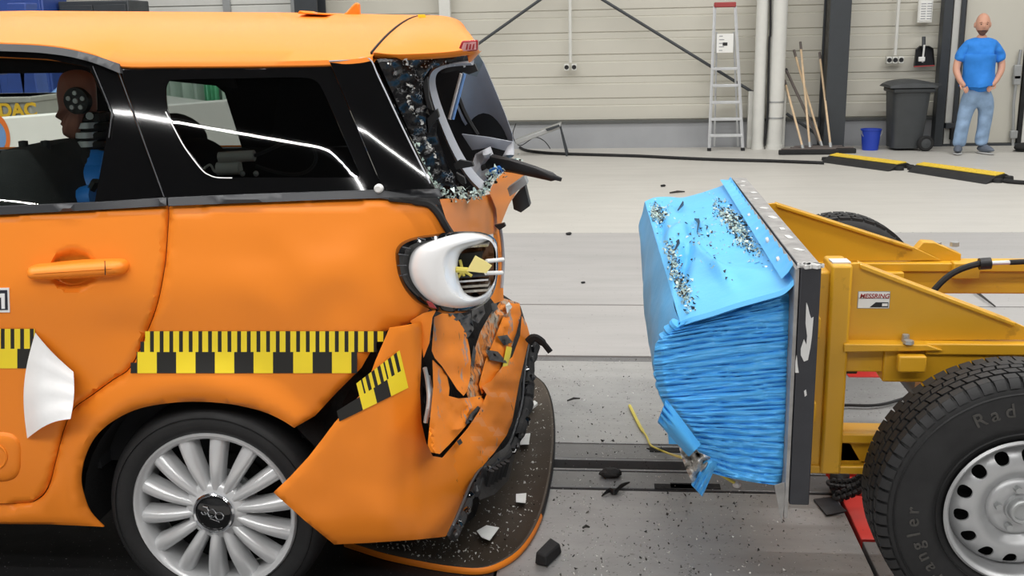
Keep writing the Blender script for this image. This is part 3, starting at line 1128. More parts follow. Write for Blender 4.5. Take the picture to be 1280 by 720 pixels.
def add_head(mb):
    mb.ball(HC, (.084, .102, .132), 40, 40, 0, head_shape, HR)
    for sx in (-1, 1):                                   # ears
        c = HC + HR @ Vector((sx * .085, .012, -.006))
        mb.ball(c, (.012, .024, .034), 12, 10, 0)
    # fingers half out of the pockets: four per hand and a thumb to the side
    for s, w, pl in ((1, Vector(B[8][:3]), Vector(B[9][:3])), (-1, Vector(B[13][:3]), Vector(B[14][:3]))):
        d = (pl - w).normalized()
        side = Vector((d.z, 0, -d.x)) * s
        for k in range(4):
            b0 = pl + side * (.024 - .016 * k) + d * .005
            ln = (.050, .058, .054, .042)[k]
            mb.tube([b0, b0 + d * ln * .5 + Vector((0, .004, -.004)), b0 + d * ln + Vector((s * .003, .02, -.016))], [.0095, .009, .007], 8)
        t0 = w.lerp(pl, .45) + side * .026
        mb.tube([t0, t0 + d * .03 + side * .018 + Vector((0, -.008, 0)), t0 + d * .058 + side * .02], [.012, .0105, .0075], 8)


body = skin_mesh('body', B, E_, 'skin', man, 0, 2, add_head)
# beard, eyebrows, eyes
mb = MB()
rows = []
for i in range(10):
    v = -.50 - .47 * i / 9
    row = []
    for j in range(17):
        a = math.radians(-70 + 140 * j / 16) - math.pi / 2
        t = math.acos(max(-1, v))
        p = Vector((math.sin(t) * math.cos(a), math.sin(t) * math.sin(a), v))
        q = head_shape(p) * 1.035
        row.append(HC + HR @ Vector((q.x * .084, q.y * .102, q.z * .132)))
    rows.append(row)
mb.grid(rows)
mb.build('beard', 'beard', body)
for sx in (-1, 1):
    c = HC + HR @ Vector((sx * .031, -.087, .002))
    MB().ball(c, (.012, .007, .007), 10, 8).build('eye', 'eye_dark', body)
    MB().tube([HC + HR @ Vector((sx * .014, -.097, .019)), HC + HR @ Vector((sx * .032, -.094, .024)), HC + HR @ Vector((sx * .05, -.08, .018))], .0045, 6).build('eyebrow', 'beard', body)
MB().tube([HC + HR @ Vector((-.024, -.094, -.075)), HC + HR @ Vector((0, -.100, -.073)), HC + HR @ Vector((.024, -.094, -.075))], .004, 6).build('mouth', 'eye_dark', body)


def wrinkle(amp, sc):
    def f(mb):
        for i, v in enumerate(mb.v):
            k = nz((v.x * sc, v.y * sc, v.z * sc * 1.8)) * amp
            c = Vector((v.x, v.y - 0, v.z))
            mb.v[i] = v + Vector((k * .5, k, k * .2))
    return f


T = [
    (*bp(1222.5, 114, -.0), .12, .09),
    (*bp(1222.5, 109.5, -.01), .182, .145),
    (*bp(1222.5, 102, -.02), .195, .165),
    (*bp(1222.5, 88, -.03), .198, .175),
    (*bp(1224, 73, -.01), .185, .150),
    (*bp(1225.5, 59.5), .125, .125),
    (*bp(1227.5, 46.5, .0), .072, .08),
    (*bp(1211, 57.5), .086, .09),
    (*bp(1202.3, 67), .084, .085),
    (*bp(1198.2, 78.5), .078, .08),
    (*bp(1241, 57.5), .086, .09),
    (*bp(1248.5, 67), .084, .085),
    (*bp(1251.2, 78.5), .078, .08),
]
skin_mesh('t_shirt', T, [(0, 1), (1, 2), (2, 3), (3, 4), (4, 5), (5, 6), (5, 7), (7, 8), (8, 9), (5, 10), (10, 11), (11, 12)], 'tshirt', man, 3, 3, wrinkle(.022, 9), 10)
J = [
    (*bp(1222, 104), .16, .12),
    (*bp(1222, 117), .185, .135),
    (*bp(1210, 127), .098, .105),
    (*bp(1206, 143), .088, .095),
    (*bp(1203, 158), .078, .085),
    (*bp(1199.5, 174), .078, .085),
    (*bp(1198.5, 185), .082, .09),
    (*bp(1234, 127), .098, .105),
    (*bp(1232, 143), .088, .095),
    (*bp(1230, 158), .078, .085),
    (*bp(1227, 172), .076, .085),
    (*bp(1226, 183), .08, .088),
]
skin_mesh('jeans', J, [(0, 1), (1, 2), (2, 3), (3, 4), (4, 5), (5, 6), (1, 7), (7, 8), (8, 9), (9, 10), (10, 11)], 'jeans', man, 1, 3, wrinkle(.02, 7), 4)
for px, py, yaw in ((1197, 192, -18), (1228, 191, 22)):
    c = at(px, py, YP)
    c.z = 0
    rot = Matrix.Rotation(math.radians(yaw), 3, 'Z')

    def sh(p):
        z = p.z if p.z > 0 else p.z * .6
        k = 1 - .45 * max(-p.y, 0)
        return Vector((p.x * (1 - .12 * max(-p.y, 0)), p.y, z * k))
    s = MB().ball(c + rot @ Vector((0, -.05, .055)), (.052, .145, .062), 20, 12, 0, sh, rot).build('shoe', 'shoe', man)
    MB().ball(c + rot @ Vector((0, -.05, .013)), (.056, .15, .013), 20, 6, 0, None, rot).build('sole', 'sole', s)
    for k in range(3):
        q = c + rot @ Vector((0, -.075 - .03 * k, .098 - .014 * k))
        MB().tube([q + rot @ Vector((-.026, 0, -.006)), q, q + rot @ Vector((.026, 0, -.006))], .004, 6).build('lace', 'sole', s)

# ------------------------------------------------------------------ what stands behind the car
# long white guard wall seen through the car's windows
A, Bq = at(-120, 157, 6.6), at(455, 112, 8.9)
z0 = 0
d = (Bq - A)
n_ = Vector((-d.y, d.x, 0)).normalized() * .12
gw = empty('guard_wall', ((A.x + Bq.x) / 2, (A.y + Bq.y) / 2, 0), 'long white guard wall with an orange ring, seen through the car windows', 'barrier')
MB().prism([(A.x, A.y, .03), (Bq.x, Bq.y, .03), Bq, A], n_).build('wall_board', 'white', gw, bevel=.01)
MB().prism([(A.x, A.y, 0), (Bq.x, Bq.y, 0), (Bq.x, Bq.y, .05), (A.x, A.y, .05)], n_ * 1.3).build('foot_rail', 'anthracite', gw)
# where the view ray through a pixel meets the wall's face


def on_wall(px, py):
    r_ = ray(px, py)
    nn = Vector((d.y, -d.x, 0)).normalized()
    return EYE + r_ * ((A - EYE).dot(nn) / r_.dot(nn)) + nn * .004


c = on_wall(-7, 170)
u = Vector((d.x, d.y, 0)).normalized()
ring = []
for k in range(40):
    a = 2 * math.pi * k / 40
    ring.append((math.cos(a), math.sin(a)))
mb = MB()
vo = [c + u * (.10 * x) + Vector((0, 0, .165 * y)) for x, y in ring]
vi = [c + u * (.075 * x) + Vector((0, 0, .115 * y)) for x, y in ring]
mb.grid([vo, vi], 0, True)
mb.build('printed_ring', 'orange_ring', gw)
MB().add([c + u * (.073 * x) + Vector((0, 0, .112 * y)) for x, y in ring], [tuple(range(40))]).build('printed_disc', 'blue_strut', gw)

# blue steel rig, grey case with lettering, green sheet, car behind, clutter by the far wall
YB2 = 9.2
rg = empty('blue_test_rig', (at(48, 150, YB2).x, YB2, 0), 'dark blue steel test rig standing behind the white guard wall', 'rig')
for q0, q1, w in (((28, 60), (46, 165), .075), ((20, 40), (20, 190), .09)):
    a, b = at(*q0, YB2), at(*q1, YB2)
    b = a + (b - a) * ((a.z) / max(a.z - b.z, .01))
    a = a + (a - b) * .15
    MB().prism([a - Vector((w, 0, 0)), a + Vector((w, 0, 0)), b + Vector((w, 0, 0)), b - Vector((w, 0, 0))], (0, .2, 0)).build('rig_post', 'blue_paint', rg, bevel=.01)
MB().tube([at(-30, 88, YB2 + .1), at(36, 82, YB2 + .1)], .06, 10).build('cross_tube', 'blue_paint', rg)
pts = [at(x, y, YB2 - .15) for x, y in spl([(26, 70), (30, 82), (40, 88), (46, 80)], 6)]
MB().tube(pts, .012, 6).build('hose', 'black_rubber', rg)
a, b = at(-60, 152, 8.4), at(36, 121, 8.4)
gc = empty('instrument_case', ((a.x + b.x) / 2, 8.6, 0), 'grey case with yellow lettering beyond the guard wall', 'case')
MB().bb((a.x, 8.42, 0), (b.x, 9.0, b.z)).build('case_body', 'grey_box', gc, bevel=.02)
MB().bb((a.x, 8.40, b.z - .05), (b.x + .01, 9.02, b.z)).build('case_lid', 'grey_box', gc, bevel=.01)
tx = at(-16, 146, 8.41)
text('ADAC', 'lettering', 'yellow_print', gc, tx, .16, extrude=.002, bold=.006)
a, b = at(48, 132, 10.5), at(92, 108, 10.5)
vc = empty('parked_car_far', ((a.x + b.x) / 2, 10.8, 0), 'pale blue vehicle parked behind the guard wall', 'car')
mb = MB()
mb.prism([(a.x - .2, 10.6, .25), (b.x + .9, 10.6, .25), (b.x + .9, 10.6, a.z - .1), (b.x + .2, 10.6, a.z), (a.x - .2, 10.6, a.z)], (0, 1.6, 0))
mb.build('body', 'white', vc, bevel=.06)
mb = MB().prism([(a.x - .1, 10.62, a.z), (b.x + .1, 10.62, a.z), (b.x - .1, 10.75, b.z), (a.x + .1, 10.75, b.z)], (0, 1.3, 0))
mb.build('cabin_glass', 'blue_strut', vc, bevel=.03)
for x in (a.x + .15, b.x + .6):
    MB().lathe([(0, 0), (.2, 0), (.3, .03), (.3, .2), (0, .2)], (x, 10.55, .3), (0, 1, 0), 24).build('wheel', 'tyre', vc)
a, b = at(205, 140, 12.6), at(372, 60, 12.6)
gs = empty('green_sheet', ((a.x + b.x) / 2, 12.6, 0), 'pale green translucent sheet hanging beyond the car rear window', 'sheet')
rows = []
for k in range(3):
    zz = (.3, (.3 + b.z) / 2, b.z + .1)[k]
    rows.append([(a.x + (b.x - a.x) * j / 60, 12.6 + .05 * math.sin(j * 1.1) + .03 * math.sin(j * .37), zz) for j in range(61)])
MB().grid(rows).build('curtain', 'mint_pale', gs)
for px0, px1 in ((255, 274), (308, 349)):
    xa_, xb_ = at(px0, 110, 12.5).x, at(px1, 110, 12.5).x
    MB().grid([[(xa_ + (xb_ - xa_) * j / 12, 12.5 + .03 * math.sin(j * 1.9), zz) for j in range(13)] for zz in (.3, b.z)]).build('green_strip', 'mint', gs)
MB().tube([(a.x - .1, 12.6, b.z + .12), (b.x + .1, 12.6, b.z + .12)], .02, 8).build('rail', 'galv', gs)
for xx in (a.x - .08, b.x + .08):
    MB().tube([(xx, 12.6, 0), (xx, 12.6, b.z + .12)], .02, 8).build('stand', 'galv', gs)
# machine cabinets far left, just showing over the roof
for n, (p0, p1, py, Yc, mt, lab) in enumerate(((-80, 52, -6, 12.6, 'blue_paint', 'dark blue cabinet far back left, top just over the car roof'), (72, 160, 2, 12.9, 'anthracite', 'dark grey machine behind the front of the car roof'))):
    a, b = at(p0, py, Yc), at(p1, py, Yc)
    o = empty('machine_cabinet', ((a.x + b.x) / 2, Yc, 0), lab, 'cabinet')
    MB().bb((a.x, Yc, .05), (b.x, Yc + .6, max(a.z, 1.9))).build('cabinet_body', mt, o, bevel=.015)
    MB().bb((a.x + .03, Yc - .02, .12), ((a.x + b.x) / 2 - .005, Yc + .01, max(a.z, 1.9) - .05)).build('cabinet_door', mt, o, bevel=.005)
    MB().bb(((a.x + b.x) / 2 + .005, Yc - .02, .12), (b.x - .03, Yc + .01, max(a.z, 1.9) - .05)).build('cabinet_door', mt, o, bevel=.005)
    MB().bb((a.x, Yc + .02, 0), (b.x, Yc + .58, .05)).build('plinth', 'black_plastic', o)
# pale roller shutter between column and cabinets
a, b = at(168, 60, 14.1), at(368, 60, 14.1)
sh_ = struct(MB().bb((a.x, 14.3, 0), (b.x, 14.36, 3.6)).build('door_2', 'white_metal'))
for k in range(18):
    zz = .03 + .198 * k
    MB().bb((a.x + .04, 14.27, zz), (b.x - .04, 14.31, zz + .188)).build('shutter_slat', 'white_metal', sh_, bevel=.008)
for xx in (a.x, (a.x * .42 + b.x * .58), b.x):
    MB().bb((xx - .05, 14.22, 0), (xx + .05, 14.3, 3.6)).build('shutter_rail', 'galv', sh_)
# ------------------------------------------------------------------ the crashed car
car = empty('crashed_car', (-1.1, 3.45, 0), 'orange hatchback with smashed rear end after a crash test', 'car')
WC = at(264, 639, 2.585)                       # rear wheel centre
WC.z = .317


def side_Y(x, z):
    y = 2.56
    if z < .55:
        y += .25 * (.55 - z) ** 2
    if z > .85:
        y += .33 * min(z - .85, .35) ** 2
    if z > 1.2:
        y += .56 * (z - 1.2) + .25 * (z - 1.2) ** 2
    if x > -.75:
        y += .9 * (x + .75) ** 2
    r = math.hypot(x - WC.x, z - WC.z)
    y -= .020 * math.exp(-((r - .40) / .05) ** 2) * (1 if z < 1 else 0)
    w = min(max((x + 1.25) / .5, 0), 1) * min(max((1.14 - z) / .08, 0), 1)
    y += w * (.016 * nz((x * 4, z * 4, .3)) + .007 * nz((x * 10, z * 9, 1.7)))
    y -= .010 * math.exp(-((z - 1.02 - .03 * x) / .10) ** 2) * min(max((1.19 - z) / .06, 0), 1)   # shoulder
    y += .012 * math.exp(-((z - .86) / .05) ** 2) * math.exp(-((x + 1.30) / .10) ** 2)
    return y


def side(off=0.0, dent=None):
    def f(px, py):
        Y = 2.6
        for _ in range(5):
            p = at(px, py, Y)
            Y = side_Y(p.x, p.z) + off
        if dent:
            Y += dent(px, py)
        return at(px, py, Y)
    return f


DL = [(209, 259), (208.5, 280), (206, 318), (203, 342), (195, 381), (181, 419), (162, 460), (139, 477), (110, 498), (90, 513), (79, 535), (72, 560), (67, 580), (58, 612), (43, 628), (20, 632), (-60, 633)]
DL = spl(DL, 4)
ARCH = spl([(127, 661), (110, 643), (101, 620), (98, 600), (103, 574), (115, 550), (135, 531), (165, 515), (200, 507), (240, 504), (285, 507), (325, 516), (350, 527), (366, 537)], 4)

cup = lambda px, py: .034 * max(0, 1 - ((px - 91) / 30) ** 2 - ((py - 338) / 26) ** 2) ** .6
door_poly = [(x - 1.6, y - (.5 if y > 600 else 0)) for x, y in DL] + [(-180, 633), (-180, 280), (-40, 271), (100, 264), (206, 258)]
rd = panel('rear_door', 'orange', car, door_poly, side(0, cup), .006, 5.5, .012)
qp = DL[::-1] + [(300, 254), (400, 250), (470, 248), (540, 250), (552, 272), (563, 291), (560, 384), (535, 389), (528, 399), (505, 408), (486, 412), (472, 424), (450, 462), (420, 492), (392, 522)]
qp = [(-300, 634)] + qp + ARCH[::-1] + [(60, 658), (-60, 657), (-300, 655)]
quarter = panel('quarter_panel', 'orange', car, qp, side(), .006, 9, .012)
panel('front_door', 'orange', car, [(-184, 633), (-184, 281), (-420, 297), (-560, 310), (-560, 633)], side(), .006, 30, .012)
panel('front_sill', 'orange', car, [(-303, 634.5), (-303, 655), (-560, 654), (-560, 634.5)], side(), .006, 20, .012)

# door handle
ho = spl([(36.5, 341), (38, 334), (47, 330), (70, 328), (110, 324.5), (145, 323), (157, 324.5), (161.5, 331), (159, 338.5), (152, 342.5), (120, 345.5), (70, 348), (48, 348.5), (39, 346)], 4)


def dome(loop, c, to3d, h, n=6, m0=.0, k=2.4):
    """A bulged cap over a closed px loop: rows from rim to centre, rising h towards the viewer."""
    rows = []
    for i in range(n + 1):
        t = i / n
        rows.append([to3d(x + (c[0] - x) * t * (.98), y + (c[1] - y) * t * .98) + Vector((0, -h * (1 - (1 - t) ** k) + m0, 0)) for x, y in loop])
    mb = MB().grid(rows, 0, True)
    mb.add(rows[-1], [tuple(range(len(loop)))])
    back = [q + Vector((0, .02, 0)) for q in rows[0]]
    mb.grid([back, rows[0]], 0, True)
    return mb


class _H:
    pass


# the handle's centre line is long, so dome towards a line
rows = []
for i in range(7):
    t = i / 6 * .97
    rows.append([side()(x + (min(max(x, 52), 148) - x) * t, y + ((338.5 - (x - 52) * .066) - y) * t) + Vector((0, -.012 - .028 * (1 - (1 - t) ** 2.5), 0)) for x, y in ho])
mb = MB().grid(rows, 0, True).grid([[q + Vector((0, .02, 0)) for q in rows[0]], rows[0]], 0, True)
hd = mb.build('door_handle', 'orange', rd, angle=60)
p0, p1 = side(-.041)(131, 326), side(-.041)(131.5, 344)
MB().tube([p0, p1], .0012, 4).build('lock_seam', 'black_plastic', hd)
# round protective boss low on the door
lo = [(-6 + 32 * math.copysign(abs(math.cos(a)) ** .6, math.cos(a)), 571 + 31 * math.copysign(abs(math.sin(a)) ** .6, math.sin(a))) for a in [2 * math.pi * k / 48 for k in range(48)]]
bs = dome(lo, (-6, 571), side(), .010, 8, -.001, 6).build('door_boss', 'orange', rd, angle=70)
rg_ = [side(-.011)(-6 + 14 * math.cos(a), 571 + 15 * math.sin(a)) for a in [2 * math.pi * k / 32 for k in range(32)]]
MB().tube(rg_, .004, 6, 0, True).build('boss_ring', 'orange', bs)

# test number plate at the picture edge
q = [side(-.004)(*p) for p in ((-60, 361), (11, 360), (12, 390.5), (-60, 391))]
st = MB().prism(q, (0, .003, 0)).build('number_sticker', 'sticker_white', rd)
q = [side(-.0055)(*p) for p in ((-58, 363.5), (8.5, 362.8), (9.4, 387.5), (-58, 388))]
MB().prism(q, (0, .002, 0)).build('sticker_field', 'purple_print', st)
q = [side(-.007)(*p) for p in ((-4, 370), (.5, 367), (5.5, 367), (6, 386), (1.8, 386), (1.4, 371.5), (-3, 374))]
MB().prism(q, (0, .002, 0)).build('sticker_digit', 'sticker_white', st)


# measuring tapes ---------------------------------------------------------
def tape(name, parent, poly, x0, x1, yt, ym, yb, ph, f, per=48.5, step=1.21):
    yel, blk = [], []
    mb = MB()
    n = int((x1 - x0) / step)
    for i in range(n):
        a, b = x0 + i * step, x0 + (i + 1) * step
        c = (a + b) / 2
        s = ((c - ph) / per) % 1
        for (v0, v1, up) in ((yt, (yt + ym) / 2, 1), ((yt + ym) / 2, ym, 1), (ym, (ym + yb) / 2, 0), ((ym + yb) / 2, yb, 0)):
            if not inside((c, (v0 + v1) / 2), poly):
                continue
            if up:
                black = (s * 4 - .3) % 1 < .40
            else:
                black = s > .5
            mb.add([f(a, v0), f(b, v0), f(b, v1), f(a, v1)], [(0, 1, 2, 3)], 1 if black else 0)
    return mb.build(name, ['tape_yellow', 'tape_black'], parent, recalc=False)


ft = side(-.003)
tp = [(x + .8, y) for x, y in DL if 408 < y < 475]
tp = tp + [(150, 475), (446.5, 475), (446.5, 440.5), (462, 440), (482, 424), (484, 405), (200, 405)]
tape('measuring_tape', quarter, tp, 150, 486, 414, 440, 466.5, 172, ft)
tape('measuring_tape', rd, [(-120, 400), (44, 400), (44, 416), (39, 440), (38, 470), (-120, 470)], -120, 46, 411, 436, 460.5, -3, ft)
# peeled white end of the tape curling off the door
rows = []
for k in range(10):
    t = k / 9
    a = (44 + 48 * t - 3 * math.sin(t * 3), 416 + 49 * t)
    b = (34 + 54 * t, 548 - 24 * t - 6 * math.sin(t * 3.1))
    row = []
    for j in range(16):
        s = j / 15
        px = a[0] + (b[0] - a[0]) * s - 9 * math.sin(s * 3.14) * (1 - t) + 2.5 * math.sin(s * 3.1) * t
        py = a[1] + (b[1] - a[1]) * s
        row.append(side(-.006 - .05 * math.sin(min(t * 2.2, 1) * 1.57) * (0.3 + s) + .0015 * math.sin(s * 19 + t * 2))(px, py))
    rows.append(row)
mb = MB().grid(rows).grid([[q + Vector((0, .0012, 0)) for q in r] for r in rows])
mb.build('peeled_tape', 'sticker_white', rd, recalc=False)

# belt trim, window frames, glass ------------------------------------------
panel('belt_trim', 'trim_grey', rd, [(-180, 270), (-40, 261), (100, 255), (206, 248), (206.5, 258), (100, 264), (-40, 271), (-180, 280)], side(-.014), .02, 9, .008)
panel('belt_trim', 'trim_grey', quarter, [(208, 248), (300, 244), (400, 240.5), (480, 238), (546, 237), (551, 247), (480, 248), (400, 250.5), (300, 254.5), (209, 258)], side(-.014), .02, 9, .008)
wf = panel('window_frame', 'black_gloss', rd, [(-182, 60), (0, 62), (67, 66), (112, 75), (146, 90), (205, 248), (100, 256), (-40, 263), (-182, 271)], side(.006), .03, 12, 0,
           holes=[[(-170, 70), (0, 71), (60, 74), (100, 81), (112, 85), (139, 141), (118, 254), (-40, 262), (-170, 269)]])
panel('window_seal', 'trim_grey', rd, spl([(-182, 52), (0, 55), (67, 59), (112, 68), (148, 80)], 5) + spl([(149, 92), (110, 77), (66, 68), (0, 64), (-182, 62)], 5), side(-.016), .02, 9, .006)
for q0, q1 in (((149, 92), (205, 246)), ((116, 83), (140, 141)), ((140, 141), (136, 172))):
    MB().tube([side(-.001)(q0[0] + (q1[0] - q0[0]) * k / 8, q0[1] + (q1[1] - q0[1]) * k / 8) for k in range(9)], .0016, 5).build('highlight_bead', 'trim_grey', wf)  # edge highlight of the frame modelled as thin grey tubes
panel('door_glass', 'clear_glass', rd, [(-168, 71), (0, 72), (60, 75), (100, 82), (111, 86), (138, 141), (117, 254), (-40, 261), (-168, 268)], side(.02), .004, 26, 0)

hole = spl([(207, 112), (210, 103), (222, 99.5), (300, 98), (375, 97), (394, 101), (405, 116), (430, 172), (448, 214), (446, 221), (430, 222), (300, 222), (268, 222), (252, 210), (232, 184), (219, 160), (209, 136), (207, 112)], 3)
qw = panel('quarter_window', 'black_gloss', car, [(147, 80), (300, 78), (411.5, 77), (479, 238), (300, 244), (206, 248)], side(.003), .006, 9, 0, holes=[hole])
panel('window_pane', 'tint_glass', qw, [(205, 98), (300, 95), (396, 95), (452, 223), (300, 224), (262, 224), (225, 180), (205, 140)], side(.007), .003, 14, 0)
MB().tube([side(.001)(x, y) for x, y in spl([(207, 140), (219, 163), (232, 186), (252, 212), (262, 219), (272, 222), (290, 222.5)], 5)], .0017, 5).build('highlight_bead', 'sticker_white', qw)  # pale tube drawing the edge highlight of the window border
def pillar_pt(px, py):
    Y = 2.7
    for _ in range(6):
        p = at(px, py, Y)
        Y = 2.703 + .588 * (p.z - 1.36) + .5 * (p.z - 1.36 + .74 * (p.x + .645)) ** 2
    return at(px, py, Y)


panel('rear_pillar_panel', 'black_gloss', car, [(412, 77), (463, 71), (544, 236), (480, 237.5)], pillar_pt, .006, 8, 0)
MB().tube([pillar_pt(x, y) + Vector((0, -.003, 0)) for x, y in spl([(412, 76.5), (440, 75), (462, 73.5), (474, 97), (500, 152), (522, 197), (538, 229)], 4)], .0022, 5).build('pillar_highlight', 'trim_mid', car)  # reflection along the pillar edge modelled as a pale tube
MB().lathe([(.0, -.006), (.008, -.006), (.012, 0), (.012, .01)], side(-.014)(473, 236), (0, 1, 0), 16).build('trim_clip', 'white_plastic', car)

# roof ----------------------------------------------------------------------
edge = spl([(-560, 40), (-300, 46), (-120, 50), (0, 53), (67, 57), (112, 66), (148, 77), (220, 77.5), (300, 77), (380, 76), (440, 74), (466, 70)], 4)
rows = []
RN = 22
for px, py in edge:
    e = side(-.01)(px, py)
    yn = e.y
    crown = 1.718 - .028 * max(e.x + 1.95, 0) - .02 * max(e.x + 1.0, 0) - .02 * max(-2.6 - e.x, 0)
    bow = .05 * min(max((e.x + 1.0) / .35, 0), 1)
    row = [Vector((e.x, yn + .035, e.z - .045)), Vector((e.x, yn - .003, e.z - .012))]
    for k in range(RN + 1):
        t = k / RN
        dz = (crown - e.z)
        if t <= .5:
            s = t * 2
        else:
            s = 2 - t * 2
        row.append(Vector((e.x + bow * (1 - (1 - s) ** 2), yn + 2 * (3.46 - yn) * t, e.z + dz * (1 - (1 - s) ** 2.5))))
    row += [Vector((e.x, 6.92 - yn + .003, e.z - .012)), Vector((e.x, 6.92 - yn - .035, e.z - .045))]
    rows.append(row)
roof = MB().grid(rows).grid([[q + Vector((0, 0, -.02)) for q in r[2:-2]] for r in rows]).build('roof', 'orange', car, angle=50, recalc=False)
panel('roof_ditch_seal', 'black_rubber', roof, [(148, 77.5), (300, 77), (440, 74.5), (465, 70.5), (465, 73), (440, 77), (300, 80), (150, 81)], side(-.004), .02, 12, .003)
# spoiler: loft of cross sections from the roof seam back to its trailing edge
rows = []
SP = [((467, 70), 2.845, 1.675), ((490, 72.5), 2.85, 1.674), ((520, 72), 2.855, 1.670), ((555, 70), 2.865, 1.660), ((580, 67), 2.88, 1.645), ((594, 65), 2.90, 1.628), ((598, 62), 2.92, 1.61)]
SP = spl([(a[0], a[1], b, c) for a, b, c in SP], 4)
for px, py, Y, cz in SP:
    e = at(px, py, Y)
    qs = ((px - 467) / 131)
    bow = .05 - .08 * qs
    skew = .17 * max(qs, 0) ** 1.2
    ex_ = 2.5 + 2.5 * max(qs, 0)
    row = [Vector((e.x, Y + .08, e.z - .004)), Vector((e.x, Y + .02, e.z - .006)), Vector((e.x, Y + .004, e.z + .002))]
    w = 2 * (3.46 - Y)
    for k in range(25):
        t = k / 24
        s = 1 - abs(1 - 2 * t)
        row.append(Vector((e.x + bow * (1 - (1 - s) ** 2) - skew * t, Y + w * t, e.z + .01 + (cz - e.z - .01) * (1 - (1 - s) ** ex_))))
    row += [Vector((e.x - skew, Y + w - .004, e.z + .002)), Vector((e.x - skew, Y + w - .08, e.z - .004))]
    rows.append(row)
mb = MB().grid(rows)
last = rows[-1]
low = [Vector((p.x - .03, p.y, min(p.z - .03, last[0].z - .0))) for p in last]
mb.grid([last, low])
spo = mb.build('roof_spoiler', 'orange', car, angle=50)
MB().tube([r_ + Vector((-.006, 0, -.001)) for r_ in rows[0][2:20]], .0035, 5).build('roof_seam', 'black_rubber', roof)
# side brake light on the spoiler end
q = [at(*p, 2.885) for p in ((571, 66.5), (577, 51), (597, 49.5), (597, 63))]
bl = MB().prism(q, (0, .03, 0)).build('spoiler_light', 'red_lens', spo, bevel=.004)
q = [at(*p, 2.88) for p in ((575.5, 64.5), (579.5, 53.5), (595, 52), (595, 62))]
MB().prism(q, (0, .01, 0)).build('light_lens', 'pink_lens', bl)
for k in range(3):
    q = [at(*p, 2.877) for p in ((582 + 4 * k, 62), (583.5 + 4 * k, 55), (585 + 4 * k, 55), (584 + 4 * k, 62))]
    MB().prism(q, (0, .004, 0)).build('lens_bar', 'red_lens', bl)
# antenna fin and the tape flag
Yf = 3.35
q = [at(*p, Yf) for p in ((428, 19), (434, 15), (440, 8), (445, 3), (449, 4), (450, 21))]
MB().prism([v + Vector((0, -.012, 0)) for v in q], (0, .03, 0)).build('antenna_fin', 'orange', roof, bevel=.008)
q = [at(*p, 3.2) for p in ((372, 17), (374, 13), (380, 15), (408, 17), (408, 19))]
MB().prism(q, (0, .15, 0)).build('lifted_roof_strip', 'orange_scraped', roof, bevel=.003)
q = [at(*p, 3.2) for p in ((522, 18), (531, 18), (534, 26), (524, 27))]
tf = MB().prism(q, (0, .004, 0)).build('tape_flag', 'tape_yellow', roof)
q = [at(*p, 3.197) for p in ((524, 22), (530, 22), (531, 25), (525, 25))]
MB().prism(q, (0, .003, 0)).build('flag_print', 'tape_black', tf)

# far side, floor, lining -----------------------------------------------------
xa_, xb_ = -3.4, -.54
FS = 4.36
mb = MB()
mb.grid([[(xa_, FS, .25), (xb_, FS - .05, .25)], [(xa_, FS + .02, .7), (xb_, FS - .03, .7)], [(xa_, FS - .03, 1.17), (xb_, FS - .08, 1.17)]])
mb.build('far_body_side', 'orange', car)
MB().bb((xa_, FS - .13, .3), (xb_, FS - .08, 1.165)).build('far_lining', 'lining', car)
fp = [(-1.55, 1.16), (-.58, 1.18), (-.66, 1.56), (-1.60, 1.56), (-1.62, 1.46), (-1.56, 1.40)]
MB().prism([(x, FS - .12 - .5 * (z - 1.16), z) for x, z in fp], (0, .03, 0)).build('far_quarter_panel', 'black_gloss', car)
for x0 in (-2.13, -3.35):
    MB().prism([(x0 - .05, FS - .12, 1.15), (x0 + .05, FS - .12, 1.15), (x0 + .10, FS - .30, 1.56), (x0, FS - .30, 1.56)], (0, .03, 0)).build('far_pillar', 'black_gloss', car)
MB().prism([(xa_, FS - .30, 1.50), (-2.1, FS - .30, 1.49), (-1.5, FS - .27, 1.42), (-1.5, FS - .33, 1.6), (xa_, FS - .33, 1.63)], (0, .03, 0)).build('far_roof_rail', 'lining', car)
MB().bb((xa_, 2.86, .24), (-.62, 4.24, .42)).build('underbody', 'dark_void', car)
MB().bb((xa_, 2.63, .26), (-1.52, 2.9, .42)).build('sill_inner', 'dark_void', car)
MB().bb((-3.3, 2.66, .42), (-1.47, 2.72, 1.12)).build('door_lining', 'lining', car)
mb = MB().bb((-1.5, 2.72, .42), (-.7, 4.2, .98))
mb.build('boot_floor', 'lining', car)
MB().bb((xa_ - .05, 2.66, .25), (xa_, FS, 1.2)).build('bulkhead', 'lining', car)
mb = MB()
a0 = [math.pi * k / 20 for k in range(-1, 22)]
mb.grid([[(WC.x + .375 * math.cos(a), 2.59, WC.z + .375 * math.sin(a)) for a in a0], [(WC.x + .375 * math.cos(a), 2.90, WC.z + .375 * math.sin(a)) for a in a0]])
mb.add([(WC.x + .375 * math.cos(a), 2.90, WC.z + .375 * math.sin(a)) for a in a0], [tuple(range(len(a0)))])
mb.build('arch_liner', 'black_rubber', car)
